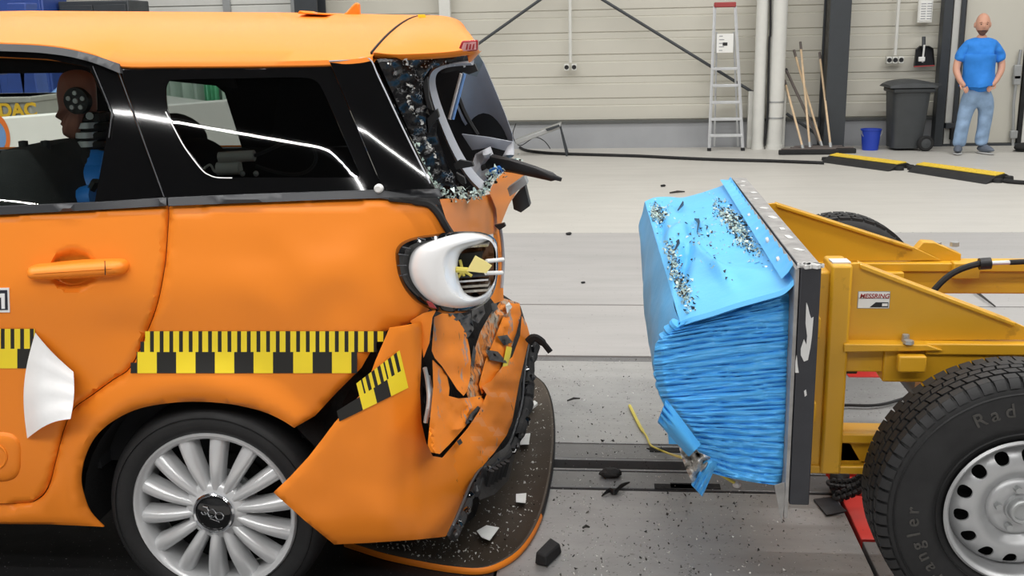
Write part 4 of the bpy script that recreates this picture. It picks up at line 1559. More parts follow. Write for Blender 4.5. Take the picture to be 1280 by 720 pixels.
# seats, headrests, test gear in the back
for hx, hy, hz, s in ((-1.62, 3.72, 1.265, 1.15), (-1.42, 3.45, 1.215, .95), (-1.70, 3.2, 1.23, .9)):
    h = MB().ball((hx, hy, hz), (.10 * s, .14 * s, .075 * s), 20, 12, f=lambda p: Vector((p.x * (1.0 - .25 * p.z), p.y, p.z))).build('headrest', 'seat', car)
    for dy in (-.06, .06):
        MB().tube([(hx, hy + dy, hz - .04), (hx + .05, hy + dy, hz - .22)], .007, 6).build('headrest_rod', 'galv', h)
mb = MB()
rows = []
for k in range(9):
    t = k / 8
    x = -1.78 + .25 * (1 - t)
    w = .06 * (1 - (2 * t - 1) ** 4)
    rows.append([(x - .05 - w, 2.9, .45 + .68 * t), (x - .06 - w, 3.5, .46 + .68 * t), (x - .05 - w, 4.1, .45 + .68 * t), (x + .06 + w, 4.1, .45 + .68 * t), (x + .06 + w, 2.9, .45 + .68 * t)])
mb.grid(rows, 0, True)
mb.add(rows[-1], [(0, 1, 2, 3, 4)])
mb.build('rear_bench_back', 'seat', car)
for (cx, cz, nm) in ((-1.73, 1.145, 0),):
    rows = []
    for k in range(12):
        t = k / 11
        w = .30 * (1 - .5 * max(t - .6, 0) ** 1.2) if t < .99 else .2
        d_ = .125 * (1 - max(t - .7, 0) ** 1.5 * 4)
        x0 = cx + .12 * (1 - t)
        rows.append([(x0 + d_ * math.cos(a), 3.02 + w * (1 if True else 1) * math.copysign(abs(math.sin(a)) ** .6, math.sin(a)), .45 + (cz - .45 + .17) * t) for a in [2 * math.pi * j / 20 for j in range(20)]])
    mb = MB().grid(rows, 0, True)
    mb.add(rows[-1], [tuple(range(20))])
    fs_ = mb.build('front_seat_back', 'seat', car, angle=60)
    for xx in (-.035, .035):
        MB().lathe([(.014, -.02), (.014, .02), (.0, .022)], (cx + xx, 2.98, cz + .165), (0, 0, 1), 12).build('headrest_guide', 'black_plastic', fs_)
Yg = 3.05
ag = MB().tube([at(272, 211, Yg), at(300, 210, Yg)], .020, 12)
ag.tube([at(274, 197, Yg), at(318, 194.5, Yg)], .017, 12)
ag.tube([at(276, 192, Yg), at(279, 214, Yg)], .010, 8).tube([at(296, 193, Yg), at(300, 213, Yg)], .010, 8)
air = ag.build('gas_cylinder_rig', 'white_plastic', car)
pts = [at(x, y, Yg) for x, y in spl([(318, 194.5), (335, 188), (352, 180), (368, 177), (385, 180), (394, 190), (394, 203), (384, 214), (368, 218), (350, 216), (334, 212), (320, 207)], 5)]
MB().tube(pts, .0055, 6).build('looped_hose', 'trim_grey', air)
pts = [at(x, y, Yg) for x, y in spl([(250, 216), (262, 206), (268, 214), (276, 216)], 5)]
MB().tube(pts, .004, 6).build('thin_hose', 'white_plastic', air)
for x in (252, 303, 320):
    MB().ball(at(x, 217, Yg), .009, 8, 6).build('fitting', 'alu', air)


# wheels ---------------------------------------------------------------------
def car_wheel(cx, cy, cz, s, detail=True):
    """s = +1: outer face towards -Y."""
    w = empty('wheel', (cx, cy, cz), parent=car)
    ax = (0, s, 0)
    c = (cx, cy, cz)
    pr = [(.228, .05), (.236, .012), (.25, .0), (.275, -.004), (.295, .0), (.306, .012), (.313, .03), (.317, .06), (.317, .16), (.312, .18), (.29, .197), (.25, .2), (.23, .18), (.222, .12)]
    ty = MB().lathe(pr, c, ax, 72).build('tyre', 'tyre', w, angle=60)
    if not detail:
        MB().lathe([(.0, .03), (.2, .03), (.23, .02), (.235, .0)], c, ax, 40).build('rim', 'silver', w)
        return w
    for rr in (.286,):
        MB().lathe([(rr - .0015, -.0015), (rr, -.006), (rr + .0015, -.0015)], c, ax, 72).build('sidewall_ring', 'tyre', ty)
    for rr in (-.05, -.016, .02, .054):
        pass
    MB().lathe([(.222, .14), (.215, .05), (.216, .022), (.226, .004), (.234, .0), (.239, .006), (.238, .02), (.234, .05), (.23, .14)], c, ax, 72).build('rim', 'silver', w, angle=50)
    MB().lathe([(.0, .10), (.12, .10), (.14, .105), (.14, .12), (.22, .13)], c, ax, 48).build('brake_disc', 'dark_void', w)
    MB().lathe([(.0, .07), (.105, .07), (.105, .078)], c, ax, 48).build('disc_ring', 'galv', w)
    n = 14
    for k in range(n):
        a = 2 * math.pi * (k + .28) / n
        er = Vector((math.cos(a), 0, math.sin(a)))
        et = Vector((-math.sin(a), 0, math.cos(a)))
        rows = []
        for i in range(9):
            t = i / 8
            r = .062 + (.222 - .062) * t
            hw = .0135 + .011 * t ** .8
            h = .014 - .020 * math.sin(math.pi * t) * .6 + .004 * t
            sec = []
            for (u, d_) in ((-1, .05), (-1.0, .018), (-.82, .004), (-.35, -.004), (.35, -.004), (.82, .004), (1.0, .018), (1, .05)):
                sec.append(Vector(c) + er * r + et * hw * u + Vector((0, s, 0)) * (h + d_))
            rows.append(sec)
        MB().grid(rows, 0, True).build('spoke', 'silver', w, angle=50)
    hub = MB().lathe([(.092, .06), (.088, .022), (.078, .012), (.062, .008), (.0, .008)], c, ax, 48).build('hub', 'silver', w)
    MB().lathe([(.060, .01), (.061, -.002), (.057, -.006), (.052, -.003), (.051, .004)], c, ax, 48).build('chrome_ring', 'chrome', hub)
    MB().lathe([(.052, .002), (.045, -.003), (.0, -.005)], c, ax, 40).build('centre_cap', 'black_gloss', hub)
    if s > 0:
        # linked numeral badge
        e1, e2 = Vector((.94, 0, -.34)), Vector((.34, 0, .94))
        o = Vector(c) + Vector((0, -.0065, .002))
        mb = MB()
        for q0, rx in ((-.024, .0105), (-.002, .0115), (.0205, .0115)):
            a0, a1 = (0, 2 * math.pi) if q0 > -.02 else (-2.5, 2.1)
            mb.tube([o + e1 * (q0 + rx * math.cos(a)) + e2 * (.0115 * math.sin(a)) for a in [a0 + (a1 - a0) * j / 20 for j in range(21)]], .0022, 6)
        mb.tube([o + e1 * -.032 + e2 * .012, o + e1 * -.018 + e2 * .014], .0022, 6)
        mb.tube([o + e1 * -.004 + e2 * -.017, o + e1 * .026 + e2 * -.017], .0016, 6)
        mb.build('badge_500', 'chrome', hub)
    return w


car_wheel(WC.x, 2.60, .317, 1)
car_wheel(WC.x, 4.33, .317, -1, False)

# rear end ---------------------------------------------------------------------
def rear_Y(px, py):
    u = (px - (530 + .18 * (py - 450))) / 130
    return 2.60 + 1.5 * max(u, -.05)


def rear(off=0.0, amp=.03, sc=.05, seed=0.0):
    def f(px, py):
        n = nz((px * sc, py * sc, seed)) + .5 * nz((px * sc * 2.3, py * sc * 2.3, seed + 5))
        k = min(max((px - (536 + .18 * (py - 450))) / 26, .08), 1)
        return at(px, py, rear_Y(px, py) + off + amp * n * 1.2 * k)
    return f


def tail(off=0.0, amp=.008, seed=0.0):
    def f(px, py):
        return at(px, py, 2.66 + max(px - 548, 0) / 105 * 1.15 + off + amp * nz((px * .06, py * .06, seed)))
    return f


def sidebump(px, py):
    Y = 2.495 + .00005 * max(px - 470, 0) ** 1.9 + .03 * max(0, (py - 640) / 40) ** 2
    Y += .012 * math.exp(-((px - 522) / 9) ** 2) * -1
    Y -= .02 * max(0, 1 - abs(px - 345) / 60)
    return at(px, py, Y + .006 * nz((px * .02, py * .02, 3)))


BS = [(486, 411), (505, 408), (529, 403.5), (528, 425), (526, 448), (524, 490), (526, 530), (532, 556), (540, 572), (552, 574), (566, 558), (584, 537), (598, 516), (608, 494), (602, 484), (613, 478), (627, 460), (640, 447), (650, 420), (652, 396), (658, 405), (662, 420), (656, 448), (649, 478), (645, 500), (640, 528), (633, 545), (618, 566), (602, 585), (588, 606), (577, 628), (569, 660), (556, 672), (520, 676), (460, 680), (417, 682), (380, 652), (341, 617), (362, 597), (385, 572), (402, 550), (417, 530), (440, 505), (456, 488), (462, 470), (468, 453), (478, 430)]


def skin_pt(px, py):
    a = sidebump(px, py).y
    b = 2.56 + 1.5 * (px - (536 + .18 * (py - 450))) / 130
    k = min(max((px - (540 + .18 * (py - 450))) / 30, 0), 1)
    b += .05 * k * (nz((px * .05, py * .05, 1)) + .6 * nz((px * .11, py * .11, 6)))
    h = max(0, .06 - abs(a - b)) / .06
    return at(px, py, max(a, b) + h * h * .015)


bside = panel('bumper_skin', ['orange', 'orange_scraped'], car, BS, skin_pt, .005, 7, .006, mfn=lambda x, y: int(x > 546 + .18 * (y - 450) and (y < 600 or x > 572)))
# the sticker on it
S4 = [(418, 500), (500, 437), (511, 484), (425, 526)]
Q4 = [Vector(p) for p in S4]


def qmap(u, v):
    p = Q4[0].lerp(Q4[1], u).lerp(Q4[3].lerp(Q4[2], u), v)
    return sidebump(p.x, p.y) + Vector((0, -.005, 0))


mb = MB()
for i in range(44):
    for j in range(4):
        u, u2, v, v2 = i / 44, (i + 1) / 44, j / 4, (j + 1) / 4
        c = (u + u2) / 2
        if j < 2:
            black = (c < .27 and v > .45) or (c >= .40 and ((c - .40) / .6 * 7) % 1 < .45)
            if c < .27 + .13 and c < .33:
                continue
        else:
            black = c < .33 or .54 < c < .76
        mb.add([qmap(u, v), qmap(u2, v), qmap(u2, v2), qmap(u, v2)], [(0, 1, 2, 3)], int(black))
mb.build('measuring_tape', ['tape_yellow', 'tape_black'], bside, recalc=False)

# dark liner and backing sheet behind the torn skins
panel('torn_arch_liner', 'dark_void', car, [(352, 545), (372, 520), (420, 470), (455, 440), (470, 415), (520, 395), (530, 420), (525, 520), (470, 600), (400, 640), (360, 600)], lambda x, y: at(x, y, 2.70 + .04 * nz((x * .05, y * .05, 9))), .02, 12, 0)
panel('void_backing', 'dark_void', car, [(520, 385), (560, 380), (627, 370), (650, 385), (664, 430), (650, 520), (628, 590), (600, 640), (566, 668), (540, 640), (525, 560), (520, 450)], rear(.30, .07, .06, 2), .03, 11, 0)  # black sheet standing in for the dark void behind the wreckage

rf = rear
# main crumpled bumper face and its folds
panel('folded_skin', 'orange_wrecked', car, [(629, 374), (649, 380), (651, 394), (645, 418), (639, 436), (628, 461), (614, 484), (600, 500), (588, 508), (583, 494), (588, 462), (592, 440), (600, 416), (612, 394)], rear(-.03, .06, .07, 4), .006, 5, .01, angle=30)
panel('folded_skin', 'orange_scraped', car, [(636, 380), (649, 381), (651, 393), (645, 417), (638, 435), (627, 459), (612, 482), (602, 494), (598, 482), (606, 452), (618, 424), (628, 398)], rear(-.07, .03, .09, 6), .005, 5, .01, angle=30)
panel('hanging_flap', 'orange_scraped', car, [(542, 398), (552, 393), (564, 394), (574, 404), (582, 418), (586, 436), (588, 452), (587, 474), (583, 491), (579, 496), (571, 488), (562, 474), (552, 459), (543, 449), (539, 440)], rear(-.10, .03, .05, 7), .006, 6, .008, angle=35)
panel('lower_lip', 'orange_scraped', car, [(540, 452), (543, 455), (552, 463), (558, 472), (561, 487), (560, 497), (572, 500), (584, 499), (602, 496), (606, 504), (596, 517), (584, 531), (572, 545), (562, 556), (549, 569), (538, 567), (534, 558), (535, 545), (538, 515), (541, 485)], rear(-.07, .05, .07, 8), .006, 5, .008, angle=35)
panel('torn_corner', 'orange', car, [(512, 402), (529, 392), (545, 388), (540, 398), (536, 430), (529, 448), (526, 420)], lambda x, y: at(x, y, 2.60), .005, 6, .004)
for pts, r in (([(531, 460), (534, 475), (536, 500), (532, 528)], .006), ([(536, 470), (540, 490), (537, 520)], .004)):
    MB().tube([rear(-.01, 0)(x, y) for x, y in spl(pts, 5)], r, 8).build('bent_bracket', 'galv', car)
# dark ripped bits over the orange
RB = [([(560, 392), (572, 388), (580, 396), (570, 402)], -.10), ([(575, 398), (588, 392), (592, 412), (584, 424), (577, 414)], -.10), ([(590, 384), (604, 378), (606, 392), (598, 404), (590, 400)], -.06),
      ([(622, 421), (634, 419), (640, 428), (630, 432)], -.11), ([(608, 438), (622, 440), (634, 454), (612, 450)], -.11), ([(627, 462), (646, 486), (640, 482)], -.03), ([(598, 498), (612, 492), (604, 512), (594, 524), (588, 522)], -.07),
      ([(618, 490), (624, 500), (621, 500)], -.02), ([(632, 382), (636, 378), (640, 384), (634, 392)], -.11), ([(588, 455), (592, 432), (595, 440), (592, 462)], -.10), ([(571, 552), (575, 549), (578, 554), (574, 557)], -.10), ([(586, 520), (597, 508), (604, 514), (592, 528), (582, 530)], -.10), ([(614, 380), (620, 376), (622, 386), (616, 392)], -.10), ([(540, 400), (546, 399), (541, 424), (537, 426)], -.08)]
for i, (pl, o_) in enumerate(RB):
    panel('ripped_bit', 'black_plastic' if i not in (8,) else 'white_crumb', car, pl, rear(o_, .03, .2, i), .006, 3, 0)
yt_ = panel('yellow_marker', 'tape_yellow', car, [(633, 433), (640, 435), (638, 446), (633, 462), (628, 461), (630, 448)], rear(-.11, .01, .1, 3), .004, 4, 0)
rg0 = random.Random(11)
# black rubber edge along the bumper's torn rim, foam below
eg = spl([(667, 430), (663, 452), (660, 480), (658, 505), (650, 535), (640, 560), (620, 578), (604, 592), (592, 612), (583, 634), (573, 657), (566, 672)], 5)
MB().tube([at(x, y, rear_Y(x - 8, y) - .01 + .02 * nz((x * .1, y * .1, 0))) for x, y in eg], [(.024 - .011 * min(max((y - 520) / 100, 0), 1)) * (1 + .5 * nz((x * .09, y * .07, 5)) + .35 * nz((x * .3, y * .3, 2))) for x, y in eg], 11).build('rubber_edge', 'black_rubber', car, 20)
for i in range(0, len(eg) - 3, 2):
    x, y = eg[i]
    Yb_ = rear_Y(x - 8, y) - .02
    c_ = at(x + rg0.uniform(-4, 5), y + rg0.uniform(-3, 3), Yb_ - .01)
    MB().ball(c_, (.018 * rg0.uniform(.4, 1), .02, .022 * rg0.uniform(.3, 1)), 7, 5, f=lambda p: p * (1 + .5 * nz((p.x * 2 + i, p.y * 2, p.z * 2)))).build('rubber_shred', 'black_gloss' if i % 4 else 'black_plastic', car, 15)
eg2 = [(x - 5.5, y - 3) for x, y in eg]
MB().tube([at(x, y, rear_Y(x - 6, y) - .03) for x, y in eg2], .005, 7).build('bright_seam', 'trim_grey', car)
pts = [at(x, y, 4.0) for x, y in spl([(660, 428), (668, 422), (678, 428), (688, 440)], 5)]
MB().tube(pts, [.018, .018, .018, .018, .018] + [.016] * (len(pts) - 10) + [.012] * 5, 6, flat=.5).build('bent_prong', 'black_rubber', car)
panel('foam_block', 'black_plastic', car, [(602, 590), (618, 574), (636, 562), (642, 575), (636, 600), (618, 618), (600, 625), (592, 612)], lambda x, y: at(x, y, rear_Y(x - 18, y) + .05 + .03 * nz((x * .12, y * .12, 4))), .05, 6, 0)
for k in range(5):
    MB().tube([at(614 + k * 5, 588 - k * 3, 3.02 + .06 * k), at(609 + k * 5, 607 - k * 3, 3.02 + .06 * k)], .011, 6).build('foam_rib', 'black_rubber', car)

# tailgate remains
panel('tailgate_corner', 'orange', car, [(549, 250), (575, 248), (600, 246), (618, 242), (622, 258), (623, 275), (621, 292), (600, 296), (566, 296), (556, 272)], tail(), .006, 7, .008)
panel('tailgate_fold', 'orange', car, [(611, 240), (618, 226), (632, 214), (645, 203), (649, 213), (656, 222), (646, 240), (636, 256), (627, 278), (622, 291), (620, 262)], tail(-.05, .02, 2), .006, 6, .008)
panel('tailgate_strip', 'orange_scraped', car, [(616, 290), (625, 281), (628, 300), (628, 340), (629, 376), (618, 380), (612, 372), (620, 345)], tail(.02, .03, 3), .006, 5, .006)
MB().tube([tail(-.03, 0)(x, y) for x, y in spl([(625, 283), (628, 305), (629, 330), (627, 360)], 5)], .006, 6).build('seal_edge', 'trim_mid', car)
MB().tube([side(-.004)(x, y) for x, y in spl([(486, 249), (515, 252), (535, 255), (547, 266), (558, 284), (566, 296)], 5)], [.006] * 6 + [.010] * 20, 6).build('split_seam', 'black_rubber', car)
panel('split_gap', 'black_plastic', car, [(476, 248), (546, 247), (551, 256), (540, 256), (510, 253)], side(-.006), .004, 6, 0)
for pl, m in (([(634, 236), (655, 221), (659, 230), (637, 246)], 'galv'), ([(640, 250), (648, 240), (656, 233), (662, 258), (651, 266), (642, 262)], 'black_plastic')):
    panel('number_plate_lamp', m, car, pl, lambda x, y: at(x, y, 3.3), .06, 6, .004)
for pl in ([(618, 282), (630, 279), (632, 283), (624, 288)],):
    panel('ripped_bit', 'black_plastic', car, pl, lambda x, y: at(x, y, 3.3), .02, 4, 0)

# smashed rear window
def rw(off=0.0, amp=.012, seed=0.0):
    return lambda x, y: at(x, y, 2.80 + max(x - 470, 0) * .0021 + off + amp * nz((x * .08, y * .08, seed)))


panel('shattered_side_glass', 'shattered', car, [(471, 74), (500, 72), (560, 70), (588, 66), (591, 74), (575, 79), (552, 81), (537, 86), (530, 96), (527, 112), (531, 128), (537, 146), (546, 150), (545, 166), (553, 190), (562, 212), (574, 228), (590, 240), (600, 243), (570, 249), (550, 244), (543, 234), (524, 192), (503, 146)], rw(0, .02), .006, 5, .003)
panel('window_backing', 'lining', car, [(532, 86), (584, 70), (600, 100), (625, 150), (642, 195), (622, 212), (606, 238), (578, 238), (550, 205), (530, 130)], lambda x, y: at(x, y, 3.75), .02, 14, 0)  # dark sheet in place of the unlit open interior
panel('far_pillar_trim', 'trim_side', car, [(580, 80), (584, 70), (597, 67), (604, 78), (615, 104), (630, 140), (640, 168), (641, 178), (610, 172), (588, 168), (577, 150), (570, 132), (574, 110)], lambda x, y: at(x, y, 3.62 + .0016 * (y - 60) - ((x - 605) / 60) ** 2 * .2), .015, 8, .006)
MB().tube([at(x, y, 3.56) for x, y in spl([(573, 122), (580, 140), (590, 158), (597, 169)], 4)], .009, 6).build('trim_seam', 'black_rubber', car)
panel('pillar_glass', 'clear_glass', car, [(562, 74), (588, 66), (599, 66), (604, 78), (596, 96), (580, 92), (566, 84)], lambda x, y: at(x, y, 3.3), .004, 8, 0)
rib = spl([(590, 78.5), (565, 80), (549, 84), (540, 92), (538, 106), (543, 128), (553, 156), (565, 184), (577, 206), (590, 224), (602, 236)], 5)


def ribbon(name, mat, cl, w, f, t):
    Lp, Rp = [], []
    for i, (x, y) in enumerate(cl):
        a, b = cl[max(i - 1, 0)], cl[min(i + 1, len(cl) - 1)]
        dx, dy = b[0] - a[0], b[1] - a[1]
        k = math.hypot(dx, dy) or 1
        ww = w[0] + (w[1] - w[0]) * i / (len(cl) - 1)
        Lp.append(f(x - dy / k * ww, y + dx / k * ww) + Vector((0, .02, 0)))
        Rp.append(f(x + dy / k * ww, y - dx / k * ww))
    mid = [f(x, y) + Vector((0, -.02, 0)) for x, y in cl]
    mb = MB().grid([Lp, mid, Rp, [q + Vector((.0, t, 0)) for q in Rp], [q + Vector((0, t, 0)) for q in Lp], Lp])
    return mb.build(name, mat, car, 45)


ribbon('window_frame_trim', 'trim_mid', rib, (3.0, 6.5), lambda x, y: at(x, y, 2.98 + .0012 * (x - 540)), .03)
panel('torn_headlining', 'black_plastic', car, [(545, 86), (560, 82), (586, 78), (593, 80), (597, 89), (586, 93), (572, 88), (552, 92)], lambda x, y: at(x, y, 3.1), .02, 6, .003)
for i, dx in enumerate((0, 3.4)):
    MB().tube([at(577 + dx, 92, 3.35), at(562 + dx, 149, 3.35)], .0065, 8).build('gas_strut', 'blue_strut' if i else 'sticker_white', car)
panel('crumpled_trim', 'trim_mid', car, [(580, 220), (590, 204), (594, 193), (612, 184), (617, 198), (626, 199), (634, 184), (641, 178), (642, 194), (630, 206), (616, 211), (608, 230), (598, 237)], lambda x, y: at(x, y, 3.25 + .05 * nz((x * .09, y * .09, 1))), .02, 5, .006)
panel('cargo_cover', 'trim_side', car, [(577, 168), (610, 172), (641, 178), (636, 190), (614, 184), (590, 188)], lambda x, y: at(x, y, 3.5), .02, 8, .005)
for pl in ([(567, 205), (574, 200), (590, 203), (592, 208), (570, 212)], [(570, 216), (580, 222), (582, 230), (574, 228)], [(534, 148), (546, 136), (549, 146), (540, 156), (536, 166)], [(528, 104), (534, 96), (536, 122), (541, 138), (534, 134)]):
    panel('broken_clip', 'black_plastic', car, pl, lambda x, y: at(x, y, 2.93), .02, 4, 0)
pts = [at(606, 206, 3.3), at(616, 203, 3.25), at(640, 207, 3.2), at(668, 214.5, 3.17), at(690, 221, 3.14), at(695, 222.3, 3.14), at(702, 224.6, 3.14)]
wi = MB().tube(pts, [.030, .026, .022, .018, .014, .008, .006], 8, flat=.7).build('rear_wiper', 'black_plastic', car)
MB().ball(pts[0], (.05, .05, .035), 12, 8).build('wiper_pivot', 'black_plastic', wi)
q = [at(*p, 3.2) for p in ((610, 213), (624, 207), (630, 214), (616, 222))]
MB().prism(q, (0, .03, 0)).build('blue_clip', 'blue_vinyl', car, bevel=.003)

# glass crumbs along the window lip
rg2 = random.Random(3)
mb = MB()
lip = spl([(514, 178, 2.86), (526, 204, 2.86), (538, 226, 2.84), (548, 240, 2.82), (565, 245, 2.86), (585, 245, 2.95), (600, 241, 3.05), (608, 232, 3.1), (616, 220, 3.15), (628, 210, 3.25), (640, 200, 3.3)], 8)


def crumb(mb, p, s, m=0):
    vs = [p + Vector((rg2.uniform(-s, s), rg2.uniform(-s, s), rg2.uniform(-s, s))) for _ in range(4)]
    mb.add(vs, [(0, 1, 2), (0, 3, 1), (1, 3, 2), (0, 2, 3)], m)


for i in range(620):
    x, y, Y = rg2.choice(lip)
    k = 4.5 if x > 540 else 2.5
    crumb(mb, at(x + rg2.gauss(0, k), y + rg2.gauss(0, k * .7), Y - .02), rg2.uniform(.003, .010), 0 if rg2.random() < .75 else 1)
tag(mb.build('glass_crumbs', ['glass_crumb', 'shattered'], car, 10), kind='stuff')
mb = MB()
crk = spl([(507, 72), (513, 86), (509, 104), (517, 111), (510, 124), (515, 138), (526, 150), (529, 165), (534, 180), (541, 190), (549, 205)], 7)
for i in range(80):
    x, y = rg2.choice(crk)
    crumb(mb, rw(-.012, 0)(x + rg2.gauss(0, 1.2), y + rg2.gauss(0, 1.2)), rg2.uniform(.003, .008))
for x, y in ((470 + 120 * rg2.random(), 74 + 10 * rg2.random()) for _ in range(30)):
    crumb(mb, rw(-.012, 0)(x, y), rg2.uniform(.002, .006))
tag(mb.build('crack_slivers', 'white_crumb', car, 10), kind='stuff')

# tail lamp ---------------------------------------------------------------------
tl = empty('tail_lamp', at(565, 388, 2.6), parent=car)
O = spl([(509, 335), (511, 322), (517, 311), (527, 304), (540, 299), (557, 294), (573, 291), (592, 290.5), (606, 293), (616, 298), (621, 306), (621.5, 316), (621, 330), (620.5, 345), (618, 358), (613, 370), (604, 379), (590, 384), (573, 386.5), (555, 385), (540, 381), (527, 371), (517, 359), (511, 347), (509, 335)], 3)
I = spl([(572, 332), (573.5, 322), (578, 314), (588, 309), (602, 305.5), (612, 302.5), (618.5, 306), (619.5, 316), (619.5, 330), (619, 346), (614.5, 356), (606, 366), (594, 371), (583, 367), (576, 357), (572.5, 344), (572, 332)], 4)
n = 72
Or = [(v.x, v.y) for v in resample([(x, y, 0) for x, y in O], n + 1)][:-1]
Ir = [(v.x, v.y) for v in resample([(x, y, 0) for x, y in I], n + 1)][:-1]
prof = [(0, .012), (.03, -.012), (.12, -.035), (.3, -.056), (.5, -.066), (.66, -.068), (.72, -.067), (.75, -.058), (.86, -.056), (.95, -.046), (1.0, -.025), (1.0, .05)]
LY = lambda x: 2.612 + .00003 * max(x - 540, 0) ** 2
rows = [[at(a[0] + (b[0] - a[0]) * t, a[1] + (b[1] - a[1]) * t, LY(a[0] + (b[0] - a[0]) * t) + d_) for a, b in zip(Or, Ir)] for t, d_ in prof]
MB().grid(rows, 0, True).build('lamp_ring', 'lamp_white', tl, angle=50)
Bk = spl([(494, 325), (495, 312), (502, 303), (518, 296.5), (540, 293), (570, 289.5), (600, 290), (617, 297), (622, 310), (622, 345), (616, 368), (604, 381), (590, 388), (570, 391.5), (545, 389.5), (526, 381), (514, 372), (503, 359), (496, 342), (494, 325)], 3)
rows = [[at(x + (560 - x) * t, y + (338 - y) * t, LY(x) - .004 - d_) for x, y in Bk[:-1]] for t, d_ in ((0, -.02), (0, .0), (.06, .018), (.15, .022), (.3, .0), (.32, -.06))]
hs = MB().grid(rows, 0, True).build('lamp_housing', 'black_gloss', tl, angle=40)
for (x0, y0), (x1, y1) in (((503, 309), (513, 311)), ((498, 318), (510, 319)), ((497, 332), (508, 332)), ((499, 345), (509, 343)), ((522, 297.5), (532, 300))):
    MB().tube([at(x0, y0, 2.586), at(x1, y1, 2.586)], .002, 5).build('housing_rib', 'trim_grey', hs)
panel('red_sliver', 'red_lens', tl, [(533, 376), (540, 378), (546, 386), (537, 384)], lambda x, y: at(x, y, 2.57), .004, 3, 0)
panel('lamp_cavity', 'brown_inside', tl, [(566, 306), (617, 300), (617, 364), (600, 370), (566, 372)], lambda x, y: at(x, y, 2.74 + .02 * nz((x * .2, y * .2, 0))), .01, 5, 0)
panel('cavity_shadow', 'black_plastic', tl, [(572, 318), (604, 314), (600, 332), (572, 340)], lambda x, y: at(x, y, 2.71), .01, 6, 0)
for y0, h, m in ((307, 3.0, 'reflector'), (345, 2.2, 'trim_grey'), (350.5, 2.2, 'chrome'), (357, 3, 'reflector'), (363, 3, 'reflector')):
    panel('reflector_slat', m, tl, [(573, y0 + 1), (610, y0 - 1.5), (610, y0 + h - 1.5), (574, y0 + h + 1)], lambda x, y: at(x, y, 2.66), .05, 6, .004)
panel('yellow_tag', 'note_yellow', tl, [(594, 319.5), (606, 326), (615, 332), (608, 341.5), (583, 339)], lambda x, y: at(x, y, 2.575 + .0004 * (x - 583)), .002, 6, 0)
MB().tube([at(570, 337, 2.6), at(585, 338, 2.6)], .008, 8).build('bulb_cap', 'wire_yellow', tl)
for q0, q1 in (((608, 326.5), (629, 324.5)), ((607, 341.5), (628, 341))):
    MB().tube([at(*q0, 2.62), at(*q1, 2.66)], .0055, 8).build('lamp_pin', 'white_plastic', tl)
for q0, q1 in (((575, 325), (580, 345)), ((570, 350), (582, 335)), ((578, 338), (590, 345))):
    MB().tube([at(*q0, 2.66), at(*q1, 2.66)], .004, 6).build('bulb_holder', 'wire_yellow', tl)

# ------------------------------------------------------------------ crash dummy in the back seat
YD = 3.22
dm = empty('crash_test_dummy', at(95, 262, YD), 'crash test dummy with brown head seated behind the car door window', 'dummy')
prof_ = spl([(72, 104), (76, 94), (84, 89), (96, 87), (108, 89), (116, 95), (120, 106), (121, 120), (121, 140), (112, 143), (104, 160), (99, 172), (93, 176), (85, 172), (79, 168), (77.5, 161), (78, 158), (75.5, 155), (76.5, 151), (70, 147), (69.5, 144), (73, 137), (72, 128), (70.5, 116), (72, 104)], 4)
cx, cy = 97, 125
rows = []
for k in range(13):
    t = k / 12
    hw = .085
    sc = math.sqrt(max(1 - (abs(2 * t - 1)) ** 2.6, 0))
    sc = .02 + .98 * sc
    rows.append([at(cx + (x - cx) * sc, cy + (y - cy) * sc, YD - hw + 2 * hw * t) for x, y in prof_[:-1]])
mb = MB().grid(rows, 0, True)
mb.add(rows[0], [tuple(range(len(rows[0])))]).add(rows[-1], [tuple(range(len(rows[0])))])
hd_ = mb.build('head', 'dummy_skin', dm, angle=60)
c = at(95.5, 126, YD - .086)
td = MB().lathe([(.0, -.004), (.040, -.004), (.042, .0), (.042, .02)], c, (0, 1, 0), 28).build('target_disc', 'black_plastic', hd_)
for k in range(5):
    a = 2 * math.pi * k / 5 + .3
    MB().lathe([(.0, -.008), (.007, -.008), (.008, -.003)], c + Vector((.024 * math.cos(a), 0, .024 * math.sin(a))), (0, 1, 0), 12).build('screw', 'alu', td)
MB().lathe([(.0, -.009), (.008, -.009), (.009, -.003)], c, (0, 1, 0), 12).build('screw', 'alu', td)
mb = MB()
nk = empty('neck', at(117, 195, YD), parent=dm)
for k, y in enumerate((146, 158, 169, 180, 190)):
    a = at(118 - k * .6, y, YD)
    MB().lathe([(.0, -.012), (.048, -.012), (.052, -.006), (.052, .006), (.048, .012), (0, .012)], a, (0, 0, 1), 24).build('neck_disc', 'black_rubber', nk)
    if k < 4:
        MB().lathe([(.0, -.016), (.034, -.016), (.034, .002), (0, .002)], a - Vector((.012, .03, .016)), (0, 0, 1), 18).build('steel_spacer', 'alu', nk)
MB().box(at(113, 146, YD - .03), (.09, .06, .03)).build('neck_bracket', 'black_plastic', nk, bevel=.004)
MB().tube([at(112, 145, YD - .07), at(112, 145, YD - .05)], .012, 10).build('neck_bolt', 'alu', nk)
MB().ball(at(112, 242, YD - .08), (.12, .11, .10), 24, 14, f=lambda p: Vector((p.x * (1 + .15 * p.z), p.y, p.z))).build('shoulder', 'blue_vinyl', dm)
MB().ball(at(118, 268, YD - .02), (.17, .17, .22), 20, 12).build('torso', 'blue_vinyl', dm)
MB().tube([at(x, y, YD - .22) for x, y in spl([(122, 250), (106, 254), (90, 266), (74, 284)], 5)], .05, 12).build('arm', 'blue_vinyl', dm)
MB().tube([at(x, y, YD - .225) for x, y in spl([(120, 226), (112, 240), (98, 250), (80, 262)], 5)], .012, 6, flat=2).build('harness_strap', 'black_rubber', dm)
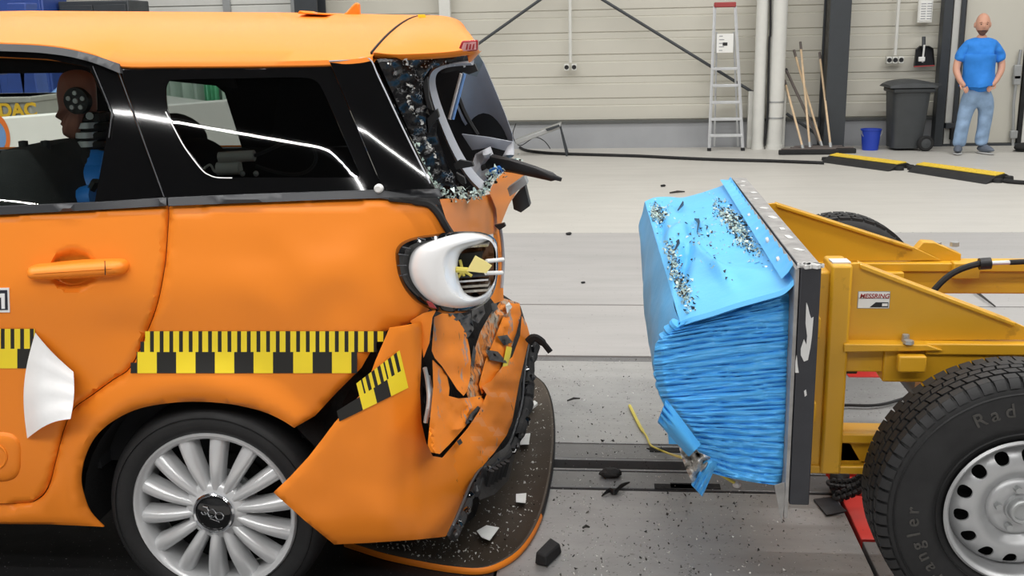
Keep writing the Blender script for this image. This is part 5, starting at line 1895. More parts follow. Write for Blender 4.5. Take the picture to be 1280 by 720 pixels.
# ------------------------------------------------------------------ the impact trolley
tr = empty('impact_trolley', (1.1, 3.3, 0), 'yellow wheeled crash trolley with crushed blue honeycomb barrier on its front plate', 'trolley')
YN, YFAR = 2.64, 4.24                          # near and far edge of the plate
# impact plate
pa = at(999, 335, YN)
pb = at(981, 631, YN)
X0 = (pa.x + pb.x) / 2 + .008
ZT, ZB_ = pa.z, pb.z
plate = MB().bb((X0, YN, ZB_), (X0 + .052, YFAR, ZT)).build('impact_plate', 'plate_black', tr, bevel=.003)
MB().bb((X0 - .001, YN + .002, ZT), (X0 + .053, YFAR, ZT + .004)).build('bare_top_edge', 'plate_steel', plate)
MB().bb((X0 - .012, YN + .002, ZB_ - .04), (X0 - .003, YFAR, ZT - .004)).build('thin_backing_sheet', 'plate_steel', tr)
for pl in ([(1008, 378), (1010, 383), (1012, 392), (1014, 398), (1017, 396), (1015, 420), (1013, 435), (1010, 450), (1005, 452), (1001, 444), (1001, 436), (1005, 424), (1008, 431), (1009, 420), (1007, 404)],
           [(994.5, 452), (996, 444), (997, 456), (998.5, 466), (994, 466)], [(1005, 489), (1007.5, 487), (1008.5, 494), (1006, 496)]):
    panel('bare_patch', 'bare_patch', plate, pl, flat(YN - .001), .003, 4, 0)
for (x0, x1) in ((999, 1016),):
    mb = MB()
    for i in range(14):
        x = X0 + .004 + .0033 * i
        mb.box((x, YN + .004 + .02 * R.random(), ZT + .004), (.006, .02 + .02 * R.random(), .010), Matrix.Rotation(R.random() * 3, 3, 'Z'))
    tag(mb.build('chipped_paint', 'bare_patch', plate), kind='stuff')
for k in range(9):
    y = YN + .12 + k * .17 + .1 * R.random()
    MB().box((X0 + .015 + .02 * R.random(), y, ZT + .005), (.012 + .01 * R.random(), .015 + .03 * R.random(), .003), Matrix.Rotation(R.random(), 3, 'Z')).build('paint_flake', 'bare_patch', plate)

# honeycomb block -------------------------------------------------------------------------------
hb = empty('honeycomb_block', (.3, 3.4, .4), parent=tr)
near_top = [(850, 402, 2.72), (866, 396, 2.70), (890, 389, 2.69), (920, 379, 2.68), (955, 369, 2.67), (978, 362, 2.665), (990, 352, 2.665), (997, 343, 2.67)]
far_top = [(806, 252, 4.02), (818, 247, 4.08), (836, 246, 4.12), (852, 247, 4.16), (870, 243, 4.18), (892, 236, 4.20), (906, 230, 4.21), (913, 221, 4.22)]
nt_, ft_ = resample([at(*p) for p in spl(near_top, 5)], 46), resample([at(*p) for p in spl(far_top, 5)], 46)
rows = []
for k in range(60):
    t = k / 59
    row = []
    for i, (a, b) in enumerate(zip(nt_, ft_)):
        p = a.lerp(b, t)
        u = i / 45
        fade = min(1, t * 8, (1 - t) * 8) * min(1, u * 10, (1 - u) * 10)
        w = .016 * nz((p.x * 3.5, p.y * 2.2, 1)) + .010 * abs(nz((p.x * 7, p.y * 4, 4)))
        # creases running over the sheet
        for (cx_, cy_, ang, am) in ((.22, .35, .9, -.040), (.30, .62, .3, .020), (.55, .18, -.35, .018), (.15, .75, 1.2, -.022), (.42, .30, 1.9, .016), (.68, .72, .2, -.012)):
            dd = (u - cx_) * math.sin(ang) - (t - cy_) * math.cos(ang)
            ll = (u - cx_) * math.cos(ang) + (t - cy_) * math.sin(ang)
            w += am * math.exp(-(dd / .045) ** 2) * math.exp(-(ll / .28) ** 2)
        p.z += w * fade
        row.append(p)
    rows.append(row)
top_rows = rows
mb = MB().grid(rows).grid([[q + Vector((0, 0, -.004)) for q in r_] for r_ in rows])
mb.build('top_sheet', 'blue_sheet', hb, angle=60, recalc=False)
# upturned flange of the sheet along the plate
fl0 = [r_[-1] for r_ in rows]
fl1 = [Vector((X0 - .014, p.y, ZT + .002 + .006 * math.sin(i * 1.9))) for i, p in enumerate(fl0)]
MB().grid([[q + Vector((-.04, 0, -.012)) for q in fl0], [a.lerp(b, .4) + Vector((-.02, 0, -.006)) for a, b in zip(fl0, fl1)], fl1]).build('sheet_flange', 'blue_sheet', hb, angle=60)
for k in range(7):
    p = fl1[6 + k * 8]
    MB().lathe([(.0, -.006), (.012, -.004), (.013, .004)], p + Vector((-.012, 0, -.02)), (1, 0, .4), 10).build('rivet', 'bare_patch', hb)
# front face: smooth sheet pushed in, seen as a narrow band
fr = []
f_top = [r_[0] for r_ in rows]
bot = [at(x, y, Y) for x, y, Y in spl([(828, 498, 2.80), (819, 470, 3.0), (813, 440, 3.3), (808, 400, 3.65), (805, 330, 4.0)], 14)]
bot = resample(bot, 60)
for k in range(14):
    t = k / 13
    fr.append([a.lerp(b, t) + Vector((-.02 * math.sin(t * math.pi) + .008 * nz((t * 4, i * .12, 2)), 0, 0)) for i, (a, b) in enumerate(zip(f_top, bot))])
MB().grid(fr).build('front_sheet', 'blue_sheet', hb, angle=60)
# near side: crushed cells folded into pleats that fan to the front
top_l = resample([at(x, y, 2.73) for x, y in spl([(850, 404), (866, 399), (890, 391.5), (920, 381.5), (955, 371.5), (974, 366), (985, 362)], 5)], 64)
bot_l = resample([at(x, y, 2.70) for x, y in spl([(880, 589), (900, 594), (930, 600), (960, 604), (975, 606)], 5)], 64)
mid = []
L_ = spl([(850, 404), (838, 412), (824, 424), (818, 440), (819, 465), (824, 490), (834, 508), (848, 524), (862, 541), (868, 556), (872, 572), (880, 589)], 8)
R_ = spl([(985, 362), (989, 400), (991, 450), (990, 500), (987, 550), (983, 590), (976, 607)], 8)
NV = 190
Ll, Rl = resample([(x, y, 0) for x, y in L_], NV), resample([(x, y, 0) for x, y in R_], NV)
rows = []
for k in range(NV):
    v = k / (NV - 1)
    row = []
    for i in range(70):
        u = i / 69
        p = Ll[k].lerp(Rl[k], u)
        bow = -7 * math.sin(u * math.pi) * (1 - v) * .4 + 5 * math.sin(u * math.pi) * v * .5
        ph = v * 29 + 1.2 * nz((u * .8, v * 9, 2)) + .8 * nz((.5, v * 17, 12)) + .25 * nz((u * 4, v * 10, 7))
        s = (ph % 1)
        pl = abs(2 * s - 1) ** 3.5
        amp = .014 * (.6 + .8 * abs(nz((u * 2, math.floor(ph) * 1.7, 3)))) * min(1, (1 - u) * 12 + .25)
        ds = .005 * nz((u * 6, v * 90, 15)) + .008 * nz((u * 9, v * 30, 5)) + .012 * nz((u * 3, v * 4, 8))
        ed = .012 * math.exp(-(u / .035) ** 2) - .014 * math.exp(-((u - .07) / .05) ** 2) * (v < .75)
        rr = .02 * math.exp(-((u - 1) / .04) ** 2)
        Y = 2.70 + amp * (pl - .6) + ds + ed + rr + .03 * (1 - u) * (1 - v)
        row.append(at(p.x + .5 * nz((v * 40, u * 3, 1)), p.y + bow, Y))
    rows.append(row)
MB().grid(rows).build('crushed_cells', 'blue_cells', hb, angle=20)
# sub edges of the upper sheet hanging over the pleats
edge_ = [r_ for r_ in top_rows[0]]
MB().grid([[q for q in edge_], [q + Vector((0, -.008, -.012)) for q in edge_], [q + Vector((0, .012, -.016)) for q in edge_]]).build('sheet_hem', 'blue_sheet', hb, angle=60)
mb = MB()
mb.bb((.16, 2.82, .46), (X0 - .02, 4.15, .82))
mb.build('block_core', 'blue_cells', hb)
# folded column at the front corner
cl = spl([(846, 404, 2.72), (836, 416, 2.73), (826, 436, 2.74), (825, 462, 2.75), (829, 486, 2.76), (840, 508, 2.75)], 6)
MB().tube([at(*p) + Vector((.003 * nz((i, 1, 1)) * 2, 0, 0)) for i, p in enumerate(cl)], [.017 + .002 * math.sin(i * 1.7) + .002 * math.sin(i * 4.1) for i in range(len(cl))], 12).build('rolled_edge', 'blue_cells', hb, angle=30)
# torn tongues at the lower front, crumpled foil
rows = []
for k in range(18):
    t = k / 17
    c0, c1 = Vector((833, 499)).lerp(Vector((876, 556)), t), Vector((822, 528)).lerp(Vector((861, 571)), t)
    row = []
    for j in range(14):
        s = j / 13
        p = c0.lerp(c1, s)
        row.append(at(p.x, p.y, 2.61 - .045 * math.sin(s * math.pi) + (.016 * (math.sin(s * 26)) * max(0, 1 - t * 2.6)) + .03 * t))
    rows.append(row)
MB().grid(rows).grid([[q + Vector((0, .004, 0)) for q in r_] for r_ in rows]).build('torn_tongue', 'blue_cells', hb, angle=40, recalc=False)
rows = []
for k in range(16):
    t = k / 15
    c0, c1 = Vector((878, 575)).lerp(Vector((864, 606)), t), Vector((897, 578)).lerp(Vector((878, 621)), t)
    row = []
    for j in range(14):
        s = j / 13
        p = c0.lerp(c1, s)
        row.append(at(p.x, p.y, 2.67 - .04 * math.sin(s * math.pi) + .010 * math.sin(s * 22 + t * 3) * t + .01 * nz((t * 5, s * 5, 1))))
    rows.append(row)
MB().grid(rows).grid([[q + Vector((0, .004, 0)) for q in r_] for r_ in rows]).build('torn_tongue', 'blue_cells', hb, angle=40, recalc=False)
panel('crumpled_foil', 'silver_foil', hb, [(848, 556), (862, 552), (874, 566), (888, 572), (882, 584), (874, 592), (866, 604), (858, 588), (852, 572)], lambda x, y: at(x, y, 2.64 + .07 * nz((x * .13, y * .13, 2))), .004, 2.6, 0, angle=20)
panel('silver_corner', 'plate_steel', hb, [(968, 607), (981, 603), (981, 628), (977, 655), (974, 640)], flat(2.645), .004, 6, 0)

# glass shards lying on the sheet: thrown onto the mesh, one pile per region
def sheet_at(u, t):
    i, k = u * 45, t * 59
    i0, k0 = min(int(i), 44), min(int(k), 58)
    a = top_rows[k0][i0].lerp(top_rows[k0][i0 + 1], i - i0)
    b = top_rows[k0 + 1][i0].lerp(top_rows[k0 + 1][i0 + 1], i - i0)
    return a.lerp(b, k - k0)


mb = MB()
piles = [((.79, .55), (.055, .27), 900, -.10), ((.14, .84), (.08, .08), 380, .3), ((.12, .27), (.05, .22), 520, .0), ((.5, .5), (.3, .3), 130, 0)]
for (cu, ct), (su, st_), n_, sh in piles:
    for i in range(n_):
        dt = rg2.gauss(0, st_ * .55)
        u, t = cu + rg2.gauss(0, su * .7) + dt * sh, ct + dt
        if not (.02 < u < .98 and .02 < t < .98):
            continue
        p = sheet_at(u, t) + Vector((0, 0, .004))
        crumb(mb, p, rg2.uniform(.003, .009), 0 if rg2.random() < .62 else 1)
tag(mb.build('glass_shards', ['glass_crumb', 'bolt'], None, 5), 'scattered broken glass lying on the blue barrier sheet', 'glass', kind='stuff')
for i, ((u0, t0), (u1, t1)) in enumerate((((.45, .56), (.49, .70)), ((.36, .82), (.45, .90)), ((.16, .42), (.20, .48)))):
    a, b = sheet_at(u0, t0) + Vector((0, 0, .008)), sheet_at(u1, t1) + Vector((0, 0, .008))
    m_ = (a + b) / 2 + Vector((.01, 0, .012))
    o = MB().tube([a, m_, b], [.004, .011, .003], 6, flat=.35).build('plastic_splinter', 'trim_grey')
    tag(o, ('dark plastic splinter in the middle of the blue sheet', 'thin grey splinter near the far edge of the blue sheet', 'small dark splinter near the front crease of the blue sheet')[i], 'splinter', 'splinters on the blue sheet')

# yellow frame ------------------------------------------------------------------------------------
def boxpx(mb, px0, py0, px1, py1, Y, dy):
    a, b = at(px0, py0, Y), at(px1, py1, Y)
    mb.bb((min(a.x, b.x), Y, min(a.z, b.z)), (max(a.x, b.x), Y + dy, max(a.z, b.z)))
    return mb


def frame_side(nm, Y0, near):
    fr_ = empty(nm, (1.1, Y0, .4), parent=tr)
    xs = X0 + .054
    MB().bb((xs, Y0 + (0 if near else .03), .349), (.606, Y0 + .13, .950)).build('post', 'yellow', fr_, bevel=.006)
    MB().bb((.602, Y0 - (.022 if near else -.03), .349), (.660, Y0 + .11, .974 if near else .84)).build('post', 'yellow', fr_, bevel=.008)
    # gusset with its flange and ledge
    gx = .648 if near else .57
    g = [(gx, .970), (gx + .036, .973), (1.112, .806), (1.22, .754), (gx, .745)]
    MB().prism([(x, Y0 + .012, z) for x, z in g], (0, .012, 0)).build('gusset_plate', 'yellow', fr_, bevel=.002)
    MB().prism([(x, Y0, z) for x, z in (g[1], g[2], (g[2][0], g[2][1] - .012), (g[1][0], g[1][1] - .014))], (0, .05, 0)).build('gusset_flange', 'yellow', fr_, bevel=.003)
    MB().prism([(x, Y0 - .03, z) for x, z in ((.645, .749), (.872, .749), (.916, .732), (.645, .725))], (0, .08, 0)).build('gusset_ledge', 'yellow', fr_, bevel=.003)
    MB().bb((.872, Y0 - .018, .716), (2.7, Y0 + .07, .749)).build('rail_cap', 'yellow', fr_, bevel=.004)
    MB().bb((.763 if near else .676, Y0 - .005, .629), (2.7, Y0 + .075, .725)).build('rail', 'yellow', fr_, bevel=.006)
    MB().bb((.652, Y0 + .01, .654), (.785, Y0 + .075, .725)).build('rail_end', 'yellow', fr_, bevel=.004)
    MB().box((.83 if near else 1.035, Y0 - .035, .697), (.076, .03, .048)).build('rail_block', 'yellow', fr_, bevel=.005)
    if near:
        MB().bb((.872, Y0 + .0, .54), (.916, Y0 + .06, .632)).build('stub_leg', 'yellow', fr_, bevel=.003)
        MB().prism([(x, Y0 + .02, z) for x, z in ((.648, .507), (.73, .366), (.648, .366))], (0, .03, 0)).build('web_plate', 'yellow', fr_, bevel=.002)
    MB().bb((.652, Y0 + .02, .371), (1.47, Y0 + .07, .44)).build('lower_beam', 'yellow', fr_, bevel=.006)
    MB().bb((.645, Y0 - .005, .440), (1.47, Y0 + .09, .469)).build('lower_ledge', 'yellow', fr_, bevel=.004)
    MB().bb((xs, Y0 - .01, .346), (1.42, Y0 + .12, .370)).build('lower_flange', 'yellow', fr_, bevel=.004)
    for z in ((.840, .573, .411) if near else (.840, .573)):
        MB().lathe([(.0, -.0), (.015, .0), (.016, .003), (.016, .036), (.0, .036)], (xs + .004, Y0 - .014, z), (1, 0, 0), 6).build('bolt', 'bolt', fr_, bevel=.002)
    MB().lathe([(.0, -.006), (.014, -.006), (.015, .004)], (.82, Y0 - .03, .756), (0, 0, -1), 6).build('bolt', 'galv', fr_)
    MB().lathe([(.0, -.012), (.010, -.012), (.011, .012)], (.82, Y0 + .0, .758), (0, 0, -1), 6).build('bolt', 'galv', fr_)
    if not near:
        MB().prism([(x, Y0 + .03, z) for x, z in ((1.11, .764), (1.155, .821), (1.2, .818), (1.297, .774), (1.297, .747), (1.11, .747))], (0, .05, 0)).build('joint_lug', 'yellow', fr_, bevel=.004)
        MB().box((1.297, Y0 - .02, .725), (.095, .05, .062)).build('clamp_block', 'yellow', fr_, bevel=.005)
        for x in (1.21, 1.275):
            MB().lathe([(.0, -.016), (.016, -.016), (.017, .0)], (x, Y0 + .05, .800), (0, 0, -1), 6).build('bolt', 'galv', fr_)
        for x0, x1, z0, z1 in ((.937, 1.01, .485, .632), (1.11, 1.24, .507, .632)):
            MB().bb((x0, Y0 + .0, z0), (x1, Y0 + .07, z1)).build('hanger_plate', 'yellow', fr_, bevel=.004)
    return fr_


nf = frame_side('side_frame', 2.90, True)
ff = frame_side('side_frame', 3.92, False)
# white wear on the near post's top
MB().box((.632, 2.925, .976), (.05, .05, .004), Matrix.Rotation(.05, 3, 'Z')).build('bare_patch', 'bare_patch', nf)
# cross members
for (x, z, sx, sz) in ((X0 + .11, .70, .08, .06), (2.0, .68, .10, .07), (2.6, .68, .12, .08), (X0 + .11, .41, .09, .07)):
    MB().bb((x - sx / 2, 3.0, z - sz / 2), (x + sx / 2, 3.93, z + sz / 2)).build('cross_beam', 'yellow', tr, bevel=.005)
for z in (.55, .80):
    MB().bb((X0 + .052, 2.85, z - .03), (X0 + .10, 4.05, z + .03)).build('back_rib', 'yellow', tr, bevel=.004)
MB().bb((.69, 3.05, .60), (.73, 3.13, .74)).build('dark_strut', 'plate_black', tr, bevel=.004)
# name plate
a, b = at(1071.5, 386, 2.908), at(1113.5, 364.5, 2.908)
np_ = MB().bb((a.x, 2.9105, a.z), (b.x, 2.914, b.z)).build('name_plate', 'galv', tr, bevel=.001)
MB().bb((a.x + .002, 2.9095, a.z + .002), (b.x - .002, 2.9115, b.z - .002)).build('plate_face', 'paper', np_)
text('MESSRING', 'lettering', 'dark_red_print', np_, (a.x + .005, 2.9090, b.z - .0195), .0180, bold=.0003, shear=.2, sx=.98)
MB().prism([(a.x + .034, 2.909, a.z + .004), (b.x - .004, 2.909, a.z + .004), (b.x - .004, 2.909, a.z + .019), (a.x + .050, 2.909, a.z + .019)], (0, .001, 0)).build('dark_wedge', 'ink', np_)
MB().bb((b.x - .021, 2.9082, a.z + .008), (b.x - .006, 2.9087, a.z + .016)).build('white_mark', 'paper', np_)
MB().prism([(a.x + .003, 2.909, b.z - .021), (b.x - .003, 2.909, b.z - .021), (b.x - .003, 2.909, b.z - .0195), (a.x + .003, 2.909, b.z - .0195)], (0, .001, 0)).build('dark_rule', 'ink', np_)

# wheels
def trolley_wheel(cx, y0, cz, s, detail=True):
    w = empty('wheel', (cx, y0, cz), parent=tr)
    c, ax = Vector((cx, y0, cz)), (0, s, 0)
    Rr = .362
    pr = [(.184, .05), (.191, .014), (.208, .0), (.25, -.010), (.30, -.010), (.336, -.004), (.354, .006), (.362, .018), (.362, .170), (.352, .184), (.31, .196), (.25, .20), (.20, .18), (.184, .14)]
    ty = MB().lathe(pr, c, ax, 96).build('tyre', 'tyre', w, angle=50)
    mb = MB()
    NB = 66 if detail else 40
    er = lambda a: Vector((math.cos(a), 0, math.sin(a)))
    for k in range(NB):
        for j, (h0, h1, sk, r0) in enumerate(((.010, .040, .0, .3705), (.046, .074, .35, .3725), (.080, .102, -.3, .373), (.108, .136, .35, .3725), (.142, .178, .0, .3705))):
            a0 = 2 * math.pi * (k + (.5 if j % 2 else 0)) / NB
            da = 2 * math.pi / NB * .42
            vs = []
            for rr in (.358, r0):
                for (aa, hh) in ((a0 - da, h0), (a0 + da, h0), (a0 + da + sk * da, h1), (a0 - da + sk * da, h1)):
                    vs.append(c + er(aa) * rr + Vector((0, s, 0)) * hh)
            mb.add(vs, [(0, 1, 2, 3), (4, 7, 6, 5), (0, 4, 5, 1), (1, 5, 6, 2), (2, 6, 7, 3), (3, 7, 4, 0)])
        if detail:
            # shoulder lugs running down the sidewall
            a0 = 2 * math.pi * k / NB
            da = 2 * math.pi / NB * .38
            vs = []
            for aa in (a0 - da, a0 + da):
                for rr, hh in ((.3705, .011), (.361, .000), (.346, -.006), (.346, .01), (.358, .03)):
                    vs.append(c + er(aa) * rr + Vector((0, s, 0)) * hh)
            mb.add(vs, [(0, 1, 2, 3, 4), (9, 8, 7, 6, 5), (0, 5, 6, 1), (1, 6, 7, 2), (2, 7, 8, 3), (4, 9, 5, 0)])
    tag(mb.build('tread_blocks', 'tyre', ty, angle=30), kind='stuff')
    if detail:
        for rr in (.222, .330):
            MB().lathe([(rr - .002, -.008), (rr, -.014 if rr < .3 else -.0115), (rr + .002, -.006)], c, ax, 96).build('sidewall_ring', 'tyre', ty)
        # raised lettering along the sidewall
        def arc_text(word, a_mid, rad, size, step):
            n_ = len(word)
            for i, ch in enumerate(word):
                a = a_mid - (i - (n_ - 1) / 2) * step
                cu = bpy.data.curves.new('sidewall_letter', 'FONT')
                cu.body, cu.size, cu.extrude, cu.align_x, cu.offset = ch, size, .0015, 'CENTER', .0004
                o = as_mesh('sidewall_letter', cu, 'tyre_print')
                o.rotation_euler = (math.pi / 2, -(a - math.pi / 2), 0)
                o.parent = ty
                o.location = c + er(a) * rad + Vector((0, -.0115, 0)) - WL[ty]
        arc_text('Radial', math.radians(98), .272, .052, .135)
        arc_text('Wrangler', math.radians(205), .266, .050, .125)
    # rim
    MB().lathe([(.185, .14), (.182, .03), (.187, .008), (.199, .0), (.202, -.008), (.196, -.013), (.190, -.008), (.184, .006), (.180, .028), (.178, .05), (.174, .056)], c, ax, 96).build('rim_flange', 'steel_wheel', w, angle=60)
    # disc with 14 real slots, meshed in its own plane (millimetres) and pressed to shape
    rad = [0.0, .080, .088, .100, .112, .120, .130, .140, .150, .160, .168, .178, .3]
    dep = [.034, .034, .030, .018, .012, .011, .012, .014, .018, .026, .036, .055, .055]

    def press(x, y):
        rr = math.hypot(x, y) / 1000
        i = max(k for k in range(len(rad) - 1) if rad[k] <= rr)
        h = dep[i] + (dep[i + 1] - dep[i]) * (rr - rad[i]) / (rad[i + 1] - rad[i])
        return c + Vector((x / 1000, s * h, y / 1000))

    loops = []
    for k in range(14):
        a0 = 2 * math.pi * (k + .35) / 14
        lp = []
        for j in range(18):
            t = 2 * math.pi * j / 18
            rr = 147 + 17 * math.copysign(abs(math.cos(t)) ** .8, math.cos(t))
            aa = a0 + (.118 + .0006 * (rr - 147)) * math.copysign(abs(math.sin(t)) ** .8, math.sin(t))
            lp.append((rr * math.cos(aa), rr * math.sin(aa)))
        loops.append(lp)
    circ = lambda q: [(q * math.cos(2 * math.pi * j / 72), q * math.sin(2 * math.pi * j / 72)) for j in range(72)]
    panel('wheel_disc', 'steel_wheel', w, circ(178), press, .006, 9, .002, holes=loops + [circ(80)], off=(0, s, 0))
    MB().lathe([(.082, .036), (.076, .026), (.066, .022), (.040, .022), (.038, .014), (.0, .014)], c, ax, 48).build('hub_face', 'steel_wheel', w, angle=40)
    MB().lathe([(.034, .02), (.034, -.004), (.030, -.010), (.024, -.010), (.022, .0), (.0, .002)], c, ax, 32).build('axle_cap', 'galv', w)
    for k in range(5):
        a = 2 * math.pi * k / 5 + .5
        p = c + er(a) * .057
        MB().lathe([(.0, .004), (.009, .004), (.010, .008), (.010, .026)], p, ax, 6).build('wheel_nut', 'galv', w)
    MB().lathe([(.0, .07), (.19, .07)], c, ax, 40).build('brake_drum', 'red_floor' if False else 'dark_void', w)
    return w


trolley_wheel(1.070, 2.62, .371, 1)
trolley_wheel(1.075, 5.08, .371, -1, False)
MB().tube([(1.075, 2.8, .362), (1.075, 4.95, .362)], .035, 12).build('axle', 'bolt', tr)
for cy in (2.62, 5.08):
    w = trolley_wheel(2.45, cy, .371, 1 if cy < 3 else -1, False)
MB().tube([(2.45, 2.8, .362), (2.45, 4.95, .362)], .035, 12).build('axle', 'bolt', tr)
for x in (1.075, 2.45):
    for y in (2.94, 3.96):
        MB().bb((x - .05, y - .02, .36), (x + .05, y + .02, .66)).build('axle_hanger', 'yellow', tr, bevel=.004)

# cables on and under the trolley
pts = [at(x, y, 3.80) for x, y in spl([(1152, 385), (1165, 366), (1182, 348), (1200, 337), (1222, 330), (1236, 329)], 5)]
hc = MB().tube(pts, .012, 8).build('brake_hose', 'black_rubber', tr)
MB().tube([at(1224, 330, 3.80), at(1238, 329, 3.80)], .022, 10).build('hose_coupling', 'black_plastic', hc)
MB().tube([at(1238, 329, 3.80), at(1262, 328, 3.80)], .008, 8).build('hose_fitting', 'alu', hc)
MB().tube([at(x, y, 3.80) for x, y in spl([(1262, 328), (1285, 327), (1320, 326)], 4)], .010, 8).build('hose_tail', 'black_rubber', hc)
pts = [gnd(x, y, .015) for x, y in spl([(1030, 507), (1060, 506.5), (1085, 507), (1105, 505), (1130, 498), (1160, 488)], 6)]
tag(MB().tube(pts, .007, 8).build('floor_cable', 'black_rubber'), 'thin black cable on the floor seen under the trolley frame', 'cable')
# two black chains looping under the frame
def chain(pts, nm):
    P = resample(pts, 15)
    o = empty('link_chain', P[0], nm, 'chain', 'chains under the trolley')
    for k in range(14):
        a, b = P[k], P[k + 1]
        d_ = (b - a)
        u_ = d_.normalized()
        v_ = (u_.cross(Vector((0, 1, 0)) if k % 2 else Vector((0, 0, 1)))).normalized()
        m_ = (a + b) / 2
        MB().tube([m_ + u_ * (d_.length * .72 * math.cos(t)) + v_ * (.016 * math.sin(t)) for t in [2 * math.pi * j / 10 for j in range(10)]], .0075, 6, 0, True).build('link', 'black_rubber', o)


chain([at(x, y, 3.35) for x, y in spl([(1036, 604), (1050, 606), (1064, 605), (1076, 599), (1082, 593)], 5)], 'upper dark chain looping under the yellow frame')
chain([at(x, y, 3.3) for x, y in spl([(1044, 622), (1058, 617), (1072, 611), (1082, 602), (1085, 594)], 5)], 'lower dark chain looping under the yellow frame')
q = [gnd(x, y, .01) for x, y in ((1035, 612), (1052, 606), (1062, 618), (1050, 628), (1040, 624))]
tag(MB().prism(q, (0, 0, .09)).build('anchor_block', 'dark_void', None, bevel=.02), 'black anchor block on the floor where the chains end', 'anchor')
# yellow wire trailing from the block, pale wire behind
pts = spl([gnd(787, 507, .01).to_tuple(), gnd(800, 533, .008).to_tuple(), gnd(808, 545, .008).to_tuple(), gnd(813, 556, .01).to_tuple(), gnd(822, 561, .02).to_tuple(), gnd(836, 567, .05).to_tuple(), at(853, 572, 2.75).to_tuple()], 6)
tag(MB().tube(pts, [.007] * 9 + [.004] * (len(pts) - 9), 6).build('sensor_wire', 'wire_yellow'), 'yellow wire trailing from the blue barrier onto the floor', 'wire')
pts = [at(x, y, 3.1) for x, y in spl([(892, 588), (902, 594), (912, 600), (922, 606)], 5)]
o = MB().tube(pts, .005, 6).build('sensor_wire', 'wire_yellow')
tag(o, 'short pale wire with a small plug under the blue barrier', 'wire')
MB().ball(at(921, 606, 3.1), (.014, .012, .010), 10, 8).build('plug', 'white_plastic', o)
# ------------------------------------------------------------------ torn bumper cover and debris on the floor
out_ = spl([(430, 684), (448, 690), (480, 700), (520, 709), (560, 716), (598, 719), (625, 712), (652, 693), (674, 658), (687, 612), (693, 565), (692, 520), (684, 490), (671, 476), (655, 470), (630, 475)], 5)
G = [gnd(x, y, .0) for x, y in out_]
ctr = gnd(575, 600)
tray = empty('bumper_cover', (ctr.x, ctr.y, 0), 'torn off bumper skin lying dark side up behind the car', 'bumper')
rows = []
for t, z in ((0, .010), (.0, .018), (.010, .023), (.022, .021), (.045, .014), (.14, .010), (.4, .012), (.7, .016), (1.0, .02)):
    rows.append([p.lerp(Vector((ctr.x - .35, ctr.y, 0)), t) + Vector((0, 0, z + .006 * nz((p.x * 6, p.y * 6, t * 4)) * (t > .1))) for p in G])
MB().grid(rows).build('inner_skin', 'tray', tray, angle=60)
rows = []
for t, z in ((-.001, .002), (-.004, .008), (-.003, .016), (.004, .023)):
    rows.append([p.lerp(Vector((ctr.x - .35, ctr.y, 0)), t) + Vector((0, 0, z)) for p in G[:42]])
MB().grid(rows).build('painted_rim', 'orange', tray, angle=60)
rows = []
for t, z in ((-.001, .002), (-.004, .008), (-.003, .016), (.004, .023)):
    rows.append([p.lerp(Vector((ctr.x - .35, ctr.y, 0)), t) + Vector((0, 0, z)) for p in G[41:]])
MB().grid(rows).build('rubber_rim', 'black_rubber', tray, angle=60)


def scrap(name, pts, z, h, mat, label, cat, group=None, bevel=.0):
    o = MB().prism([gnd(x, y, z) for x, y in pts], (0, 0, h)).build(name, mat, None, bevel=bevel)
    return tag(o, label, cat, group)


for i, (pts, lab) in enumerate((
        ([(596, 664), (608, 657), (624, 660), (612, 676), (602, 672)], 'largest pale paper label in the bumper skin, nearest the front'),
        ([(645, 618), (658, 617), (657, 629), (645, 628)], 'square pale label in the bumper skin behind the biggest one'),
        ([(651, 543), (663, 542), (661, 556), (650, 556)], 'pale square label beside the black rubber bumper edge'))):
    scrap('paper_label', pts, .030, .002, 'paper', lab, 'label', 'paper labels in the bumper skin')
scrap('white_clip', [(656, 512), (668, 503), (672, 506), (669, 509), (661, 515)], .034, .010, 'white_plastic', 'white plastic clip lying in the far end of the bumper skin', 'clip')
mb = MB()
for i in range(950):
    j = rg2.randrange(len(G))
    t = abs(rg2.gauss(0, .22)) + .05
    if t > .62:
        continue
    p = G[j].lerp(Vector((ctr.x - .35, ctr.y, 0)), t) + Vector((0, 0, .024))
    crumb(mb, p, rg2.uniform(.002, .0065), 0 if rg2.random() < .7 else 1)
tag(mb.build('glass_crumbs', ['white_crumb', 'bolt'], None, 5), 'pale glass crumbs scattered in the bumper skin', 'glass', kind='stuff')
mb = MB()
for i in range(900):
    px, py = rg2.uniform(480, 1000), 430 + 290 * rg2.random() ** .8
    if 480 < px < 690 and py > 470:
        px = rg2.uniform(690, 960)
    p = gnd(px, py, .004)
    if abs(p.y - 3.71) < .06:
        continue
    s = rg2.uniform(.002, .006) * (1.8 if rg2.random() < .08 else 1)
    crumb(mb, p, s, 0 if rg2.random() < .42 else 1)
tag(mb.build('floor_crumbs', ['white_crumb', 'bolt'], None, 5), 'tiny glass and plastic crumbs scattered over the steel floor', 'debris', kind='stuff')

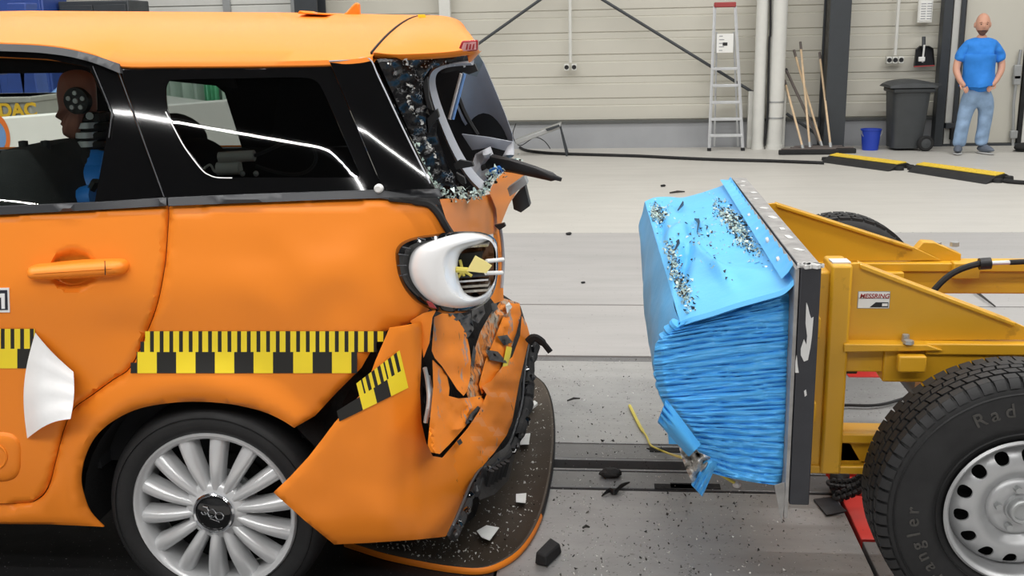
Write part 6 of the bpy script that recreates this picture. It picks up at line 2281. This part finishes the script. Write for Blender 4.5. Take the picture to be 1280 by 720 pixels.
# bigger pieces
q = [(667, 697), (684, 681), (703, 684), (702, 692), (684, 709), (668, 706)]
P = [gnd(x, y) for x, y in ((668, 706), (684, 710), (703, 692), (686, 686))]
P = [p + Vector((0, 0, .002)) for p in P]
T_ = [P[0] + Vector((.004, .004, .040)), P[1] + Vector((-.004, .006, .036)), P[2] + Vector((-.006, -.002, .034)), P[3] + Vector((.006, -.004, .042))]
bl_ = MB().add(P + T_, [(3, 2, 1, 0), (4, 5, 6, 7), (0, 1, 5, 4), (1, 2, 6, 5), (2, 3, 7, 6), (3, 0, 4, 7)]).build('foam_chunk', 'black_rubber', None, angle=20, bevel=.006)
tag(bl_, 'large black foam chunk on the steel floor near the front', 'debris')
o = MB().ball(gnd(763, 596) + Vector((0, 0, .016)), (.042, .026, .018), 12, 8, f=lambda p: p * (1 + .3 * nz((p.x * 2, p.y * 2, p.z * 2 + 3)))).build('rubber_lump', 'black_rubber', None, angle=20)
tag(o, 'lumpy black rubber fragment beside the floor slot', 'debris')
pts = [gnd(x, y, z) for x, y, z in spl([(752, 620, .004), (762, 613, .012), (768, 616, .008), (776, 608, .018), (787, 603, .010)], 5)]
o = MB().tube(pts, [.003 + .010 * math.sin(math.pi * i / (len(pts) - 1)) for i in range(len(pts))], 6, flat=.4).build('plastic_strip', 'black_plastic', None, angle=20)
tag(o, 'twisted black plastic strip below the rubber fragment', 'debris')
for i, (x0, y0, x1, y1, r_, lab) in enumerate((
        (1206, 356, 1244, 383, .010, 'thin dark rod on the grey floor behind the trolley'),
        (837, 241, 856, 239.5, .012, 'grey strip on the floor beyond the blue barrier'),
        (728, 660, 737, 659, .006, 'tiny black sliver on the near steel floor'),
        (709, 501, 725, 498, .006, 'small brown sliver on the steel floor near the car'))):
    a, b = gnd(x0, y0, .012), gnd(x1, y1, .012)
    o = MB().tube([a, (a + b) / 2 + Vector((0, 0, .006)), b], [r_ * .6, r_, r_ * .5], 6, flat=.5).build('debris_sliver', 'bolt')
    tag(o, lab, 'debris')
for i, (x, y, s, lab) in enumerate(((829, 232, .022, 'small black bit on the cream floor beyond the barrier'), (711, 442 - 150 + 0, .02, 'small dark bit on the edge of the grey floor stripe'), (729, 353, .012, 'tiny black bit on the grey floor between car and barrier'))):
    o = MB().ball(gnd(x, y, s * .5), (s * 1.3, s, s * .6), 10, 6, f=lambda p: p * (1 + .3 * nz((p.x * 2, p.y * 2, p.z * 2)))).build('debris_bit', 'black_rubber')
    tag(o, lab, 'debris')
